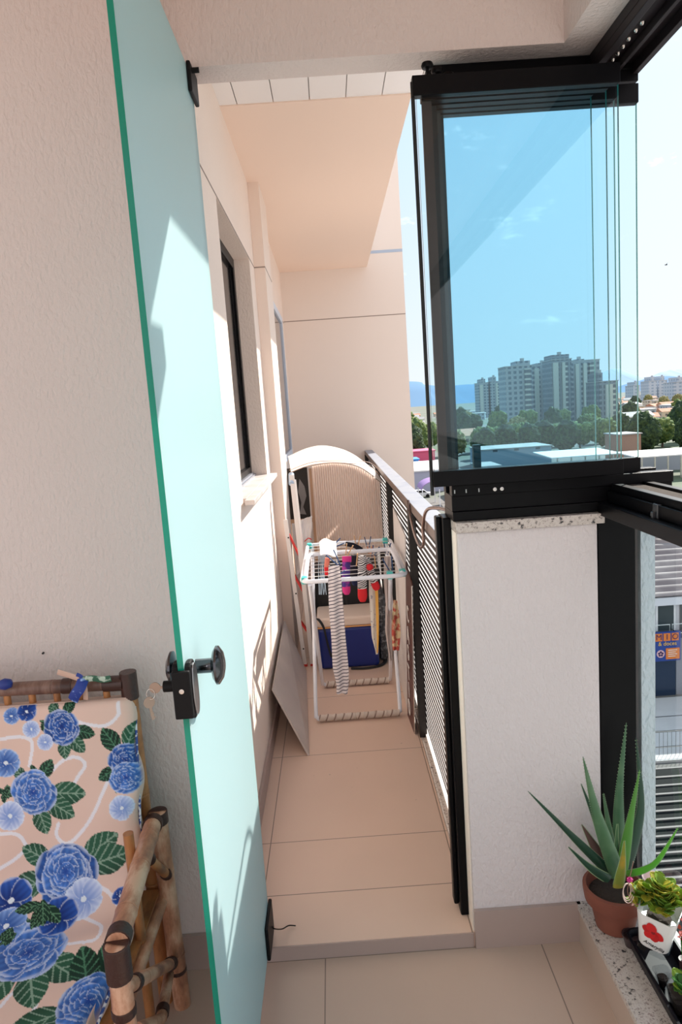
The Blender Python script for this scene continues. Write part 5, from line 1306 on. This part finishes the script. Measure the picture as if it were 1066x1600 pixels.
canopy('thin white canopy on posts right of the folded panels', 996, 1120, 132, 10, 4.6, 6)
block('grey_shed', 'grey shed wall behind the white canopy on the right', 'shed', 1000, 1120, 735, 146, 8, 3.6, P('shed_blue_grey', (.34, .38, .44), .7), RT[2])
block('pink_shed', 'pink roofed shed beyond the end wall of the balcony', 'shed', 646, 680, 720, 205, 10, 3.6, P('magenta_paint', (.66, .10, .20), .6), P('magenta_roof', (.72, .13, .25), .6))
block('blue_shed', 'small bright blue shed in front of the pink one', 'shed', 640, 655, 730, 186, 7, 2.8, P('bright_blue_paint', (.03, .22, .62), .6), P('bright_blue_roof', (.05, .28, .70), .6))
block('white_shed', 'low white roofed shed in the gap by the end wall', 'shed', 648, 700, 735, 168, 12, 2.6, P('pale_shed_wall', (.55, .62, .68), .7), RT[1])
block('pale_warehouse', 'lavender grey warehouse with a white roof near the balcony end', 'warehouse', 640, 700, 762, 138, 16, 4.2, P('lavender_wall', (.38, .40, .52), .7), RT[1])
block('teal_shed', 'low teal shed right of the dark latch seen through the glass', 'shed', 752, 782, 725, 148, 10, 3.2, P('teal_wall', (.12, .26, .32), .7), RT[2])
block('flat_roof_hall', 'wide flat grey roofed hall below the warehouse', 'hall', 782, 900, 730, 118, 26, 3.0, HW[2], P('dusty_grey_roof', (.46, .47, .48), .8))
block('red_roof_shop', 'small shop with a red roof seen through the glass at the left', 'shop', 715, 738, 735, 126, 8, 3.0, HW[0], P('red_roof', (.60, .10, .10), .7))
block('brown_house', 'brown brick house beyond the right edge of the folded panels', 'house', 968, 1002, 700, 172, 9, 6.5, P('brick_brown', (.34, .19, .14), .85), RT[2])
# purple marquee and parked cars
p0 = at(686, 772, 118); mq = thing('purple_marquee', 'purple arched marquee roof on thin posts below the panel stack', 'marquee', (p0.x, 118, G))
m = MB(); n = 14; w_ = 6.0
def arch(u, v): a = PI * u; return Vector((p0.x - w_ / 2 * math.cos(a) * 1.0, 117 + 6 * v, G + 3.0 + 1.5 * math.sin(a)))
part('roof', MB().sheet(arch, n, 3, .08), P('purple_tarp', (.34, .20, .45), .6), mq, 60)
for x in (-w_ / 2 + .1, 0, w_ / 2 - .1):
    for y in (117.1, 122.8): part('post', MB().box(p0.x + x - .07, p0.x + x + .07, y - .07, y + .07, G, G + 3.0), WHITE, mq)
def car(px, py, lab, mat):
    p = atz(px, py, G); t_ = thing('parked_car', lab, 'car', (p.x, p.y, G)); x, y = p.x, p.y
    m = MB(); m.prism([(x - 2.1, y, G + .35), (x + 2.1, y, G + .35), (x + 2.1, y, G + .85), (x + 1.3, y, G + .95), (x + .7, y, G + 1.45), (x - .9, y, G + 1.45), (x - 1.6, y, G + .98), (x - 2.1, y, G + .9)], (0, 1.7, 0)); part('car_body', m, mat, t_, bevel=.08)
    m = MB(); m.prism([(x - 1.35, y - .01, G + 1.0), (x + 1.1, y - .01, G + 1.0), (x + .65, y - .01, G + 1.38), (x - .85, y - .01, G + 1.38)], (0, 1.72, 0)); part('windows', m, BLACK, t_)
    for dx in (-1.3, 1.3):
        for dy in (0, 1.5): part('wheel', MB().tube([(x + dx, y + dy - .05, G + .34), (x + dx, y + dy + .2, G + .34)], .33, 14), BLACKM, t_)
car(658, 778, 'white car parked left of the purple marquee', P('white_car', (.7, .7, .72), .3))
car(668, 760, 'blue car parked behind the purple marquee', P('blue_car', (.06, .14, .34), .3))
car(820, 722, 'white car parked beside the flat roofed hall', MATS['white_car'])

# --- shop across the street at the right
SD = 38.0
sx0, sx1 = 14.5, 27.0
sh = thing('corner_shop', 'two storey white shop building with a corrugated roof across the street', 'building', (20, SD, G))
zt_ = atz; e = at(1040, 930, SD).z; e2 = at(1040, 942, SD).z; f1 = at(1040, 985, SD).z; f2 = at(1040, 1096, SD).z
WSH = P('shop_white_wall', (.62, .62, .66), .7)
part('walls', MB().box(sx0, sx1, SD, SD + 13, G, e), WSH, sh)
part('fascia', MB().box(sx0 - .2, sx1, SD - .5, SD - .02, e2, e), P('pale_fascia', (.70, .72, .78), .6), sh)
m = MB(); yb = SD + 12; zb_ = e + 3.6; n = 60
def cor(u, v): x = sx0 - .4 + (sx1 - sx0 + .4) * u; return Vector((x, SD - .55 + 12.5 * v, e + .1 + 3.4 * v + .09 * math.sin(v * 2 * PI * 18) * 1))
part('roof', MB().sheet(cor, 4, 216, .05), P('corrugated_roof', (.26, .21, .21), .8, var=((.40, .34, .33), .6, .4, .65)), sh, 50)
m = MB(); pA, pB = Vector((sx0, SD + 8.5, e + 2.95)), Vector((sx1, SD + 3.2, e + 1.45)); m.tube([pA, pB], .13, 8); part('ridge_line', m, P('pale_ridge', (.75, .66, .62), .7), sh, 60)
a, b = at(1027, 944, SD), at(1052, 968, SD); w_ = part('window', MB().box(a.x, b.x, SD - .06, SD - .01, b.z - .6, a.z), P('shop_window', (.05, .07, .08), .2), sh); part('window_frame', MB().box(a.x - .1, a.x, SD - .1, SD - .01, b.z - .6, a.z + .1).box(b.x, b.x + .1, SD - .1, SD - .01, b.z - .6, a.z + .1), WHITE, w_)
a, b = at(1062, 944, SD), at(1085, 968, SD); part('window', MB().box(a.x, b.x, SD - .06, SD - .01, b.z - .6, a.z), MATS['shop_window'], sh)
c0, c1 = at(1018, 972, SD).z, at(1018, 986, SD).z
for k in range(7):
    x = at(1020, 980, SD).x - 2.0 + k * .82 * 1.15
    m = MB(); m.tube([(x, SD - .62, c1), (x + .8, SD - .62, c1), (x + .8, SD - .62, c0), (x, SD - .62, c0)], .03, 6, True); part('balcony_rail', m, P('pale_rail', (.72, .76, .76), .5), sh)
part('balcony_slab', MB().box(sx0, sx1, SD - .75, SD - .011, c1 - .25, c1 - .05), P('navy_slab', (.03, .06, .14), .6), sh)
part('shop_front', MB().box(sx0, at(1052, 1000, SD).x, SD - .30, SD - .012, G, c1 - .26), P('dark_blue_glass_front', (.025, .045, .09), .15), sh)
part('side_front', MB().box(at(1052, 1000, SD).x + .05, sx1, SD - .25, SD - .012, G, c1 - .26), P('grey_shutter', (.26, .28, .33), .5), sh)
# sign
sa, sb = at(1021, 988, SD - .8), at(1062, 1030, SD - .8)
sg = thing('shop_sign', 'orange and blue shop sign hung above the dark shop front', 'sign', ((sa.x + sb.x) / 2, SD - .8, sb.z))
x0, x1, z1, z0 = sa.x, sb.x, sa.z, sb.z; W_, H_ = x1 - x0, z1 - z0
part('sign_board', MB().box(x0, x1, SD - .92, SD - .81, z0, z1), P('sign_navy', (.02, .06, .30), .5), sg)
for hk in (x0 + .2, x1 - .2): part('bracket', MB().box(hk - .03, hk + .03, SD - .86, SD - .30, z1 - .12, z1 - .06), BLACKM, sg)
OR = P('sign_orange', (.80, .22, .04), .5); TXM = Matrix(((1, 0, 0, 0), (0, 0, -1, 0), (0, 1, 0, 0), (0, 0, 0, 1)))
for i, ch in enumerate('MIO'):
    cx = x0 + W_ * (.17 + .31 * i); part('letter_tile', MB().box(cx - W_ * .13, cx + W_ * .13, SD - .945, SD - .921, z1 - H_ * .30, z1 - H_ * .04), OR, sg)
    text_mesh(ch, H_ * .27, P('sign_dark_ink', (.06, .02, .10), .5), 'letter', sg, Matrix.Translation((cx, SD - .955, z1 - H_ * .17)) @ TXM, .006)
text_mesh('& doces', H_ * .19, P('sign_yellow', (.90, .55, .12), .5), 'lettering', sg, Matrix.Translation((x0 + W_ * .5, SD - .935, z1 - H_ * .40)) @ TXM, .006)
part('orange_panel', MB().box(x0 + W_ * .44, x1 - W_ * .04, SD - .94, SD - .921, z0 + H_ * .06, z0 + H_ * .44), OR, sg)
for k in range(4): part('text_line', MB().box(x0 + W_ * .52, x0 + W_ * (.86 - .05 * (k % 2)), SD - .95, SD - .941, z0 + H_ * (.36 - .07 * k), z0 + H_ * (.385 - .07 * k)), P('sign_white', (.85, .8, .75), .5), sg)
m = MB(); m.lathe([(W_ * .15, 0), (W_ * .15, .02), (0, .021)], (x0 + W_ * .24, SD - .921, z0 + H_ * .26), 20, (0, -1, 0)); pl_ = part('emblem_disc', m, P('sign_pale_pink', (.82, .50, .55), .5), sg)
for k in range(5):
    a = 2 * PI * k / 5 + .3; m = MB(); m.lathe([(W_ * .04, 0), (W_ * .04, .012), (0, .013)], (x0 + W_ * .24 + W_ * .07 * math.cos(a), SD - .943, z0 + H_ * .26 + W_ * .07 * math.sin(a)), 12, (0, -1, 0)); part('emblem_petal', m, MATS['sign_dark_ink'], pl_)
# forecourt, fence and louvred roof in front of it
PV = P('pale_forecourt', (.62, .60, .59), .85, var=((.54, .52, .51), .5, .4, .7))
ya, yb_ = atz(1040, 1098, G).y, atz(1040, 1192, G).y
struct('ground.001', MB().box(8, 30, yb_, SD - .8, G + .001, G + .12), PV)
m = MB(); 
for k in range(3): 
    y = ya + (yb_ - ya) * (.30 + .25 * k); m.box(8, 30, y - .04, y + .04, G + .1201, G + .13)
struct('trim_21', m, P('joint_dark', (.12, .12, .12), .9))
fn_ = thing('wire_fence', 'thin wire fence along the pale forecourt below the shop', 'fence', (18, yb_ + .6, G + .12))
m = MB(); y = yb_ + .5
for k in range(60): x = 11 + k * .2; m.box(x - .008, x + .008, y - .008, y + .008, G + .13, G + 1.3)
m.box(11, 23, y - .012, y + .012, G + 1.28, G + 1.32); m.box(11, 23, y - .012, y + .012, G + .5, G + .52); part('wire_mesh', m, P('dark_wire', (.20, .20, .20), .6), fn_)
for x in (11, 14, 17, 20, 23): part('post', MB().box(x - .03, x + .03, y - .03, y + .03, G + .12, G + 1.4), P('fence_post', (.55, .55, .55), .6), fn_)
pr = thing('louvred_roof', 'dark roof crossed by pale horizontal bars below the shop', 'roof', (14, 20, -12.6))
ZL = -12.6
yt, yl = atz(1040, 1196, ZL).y, atz(1040, 1420, ZL).y
part('deck', MB().box(4.5, 24, yl - 1, yt + .3, ZL - .5, ZL - .25), P('dark_deck', (.010, .012, .013), .8, spec=.1), pr)
n = 17
for k in range(n):
    py = 1200 + k * 13.2; y = atz(1040, py, ZL).y; part('bar', MB().box(4.5, 24, y - .045, y + .045, ZL - .03, ZL), P('pale_bar', (.17, .15, .145), .7, var=((.13, .12, .12), 1.5, .4, .7)), pr)
part('wall_below', MB().box(4.5, 24, yl - .9, yt + .2, G, ZL - .51), P('dark_wall_below', (.10, .10, .11), .8), pr)
# neighbouring low building right under the railing, white roof
ZW = -8.0
block_ = thing('annex_building', 'low building with a bright white roof directly below the railing', 'building', (4, 30, G))
part('walls', MB().box(1.6, 8.4, 21, 48, G, ZW - .3), WSH, block_); part('roof', MB().box(1.4, 8.6, 20.8, 48.2, ZW - .3, ZW), P('bright_white_roof', (.86, .82, .82), .7), block_)
p = Vector((6.3, 40, ZW)); part('blue_hatch', MB().box(5.6, 6.5, 39, 40.2, ZW, ZW + .25), P('hatch_blue', (.05, .09, .22), .6), block_)
part('parapet', MB().box(1.4, 1.6, 20.8, 48.2, ZW, ZW + .5).box(8.4, 8.6, 20.8, 48.2, ZW, ZW + .5), P('pale_parapet', (.72, .68, .67), .8), block_)

# bird in the sky at the right
bd = at(1041, 414, 60); m = MB(); m.tube([bd + Vector((-.12, 0, 0)), bd + Vector((-.03, 0, .01)), bd + Vector((.08, 0, .02)), bd + Vector((.13, 0, .02))], [.01, .045, .04, .01], 8)
m.prism([bd + Vector((-.03, 0, .02)), bd + Vector((.05, 0, .02)), bd + Vector((.0, -.30, .12))], (0, 0, .012)); m.prism([bd + Vector((-.03, 0, .02)), bd + Vector((.05, 0, .02)), bd + Vector((.0, .30, .12))], (0, 0, .012))
solo('bird', m, BLACKM, 'tiny dark bird flying in the pale sky right of the folded panels', 'bird')
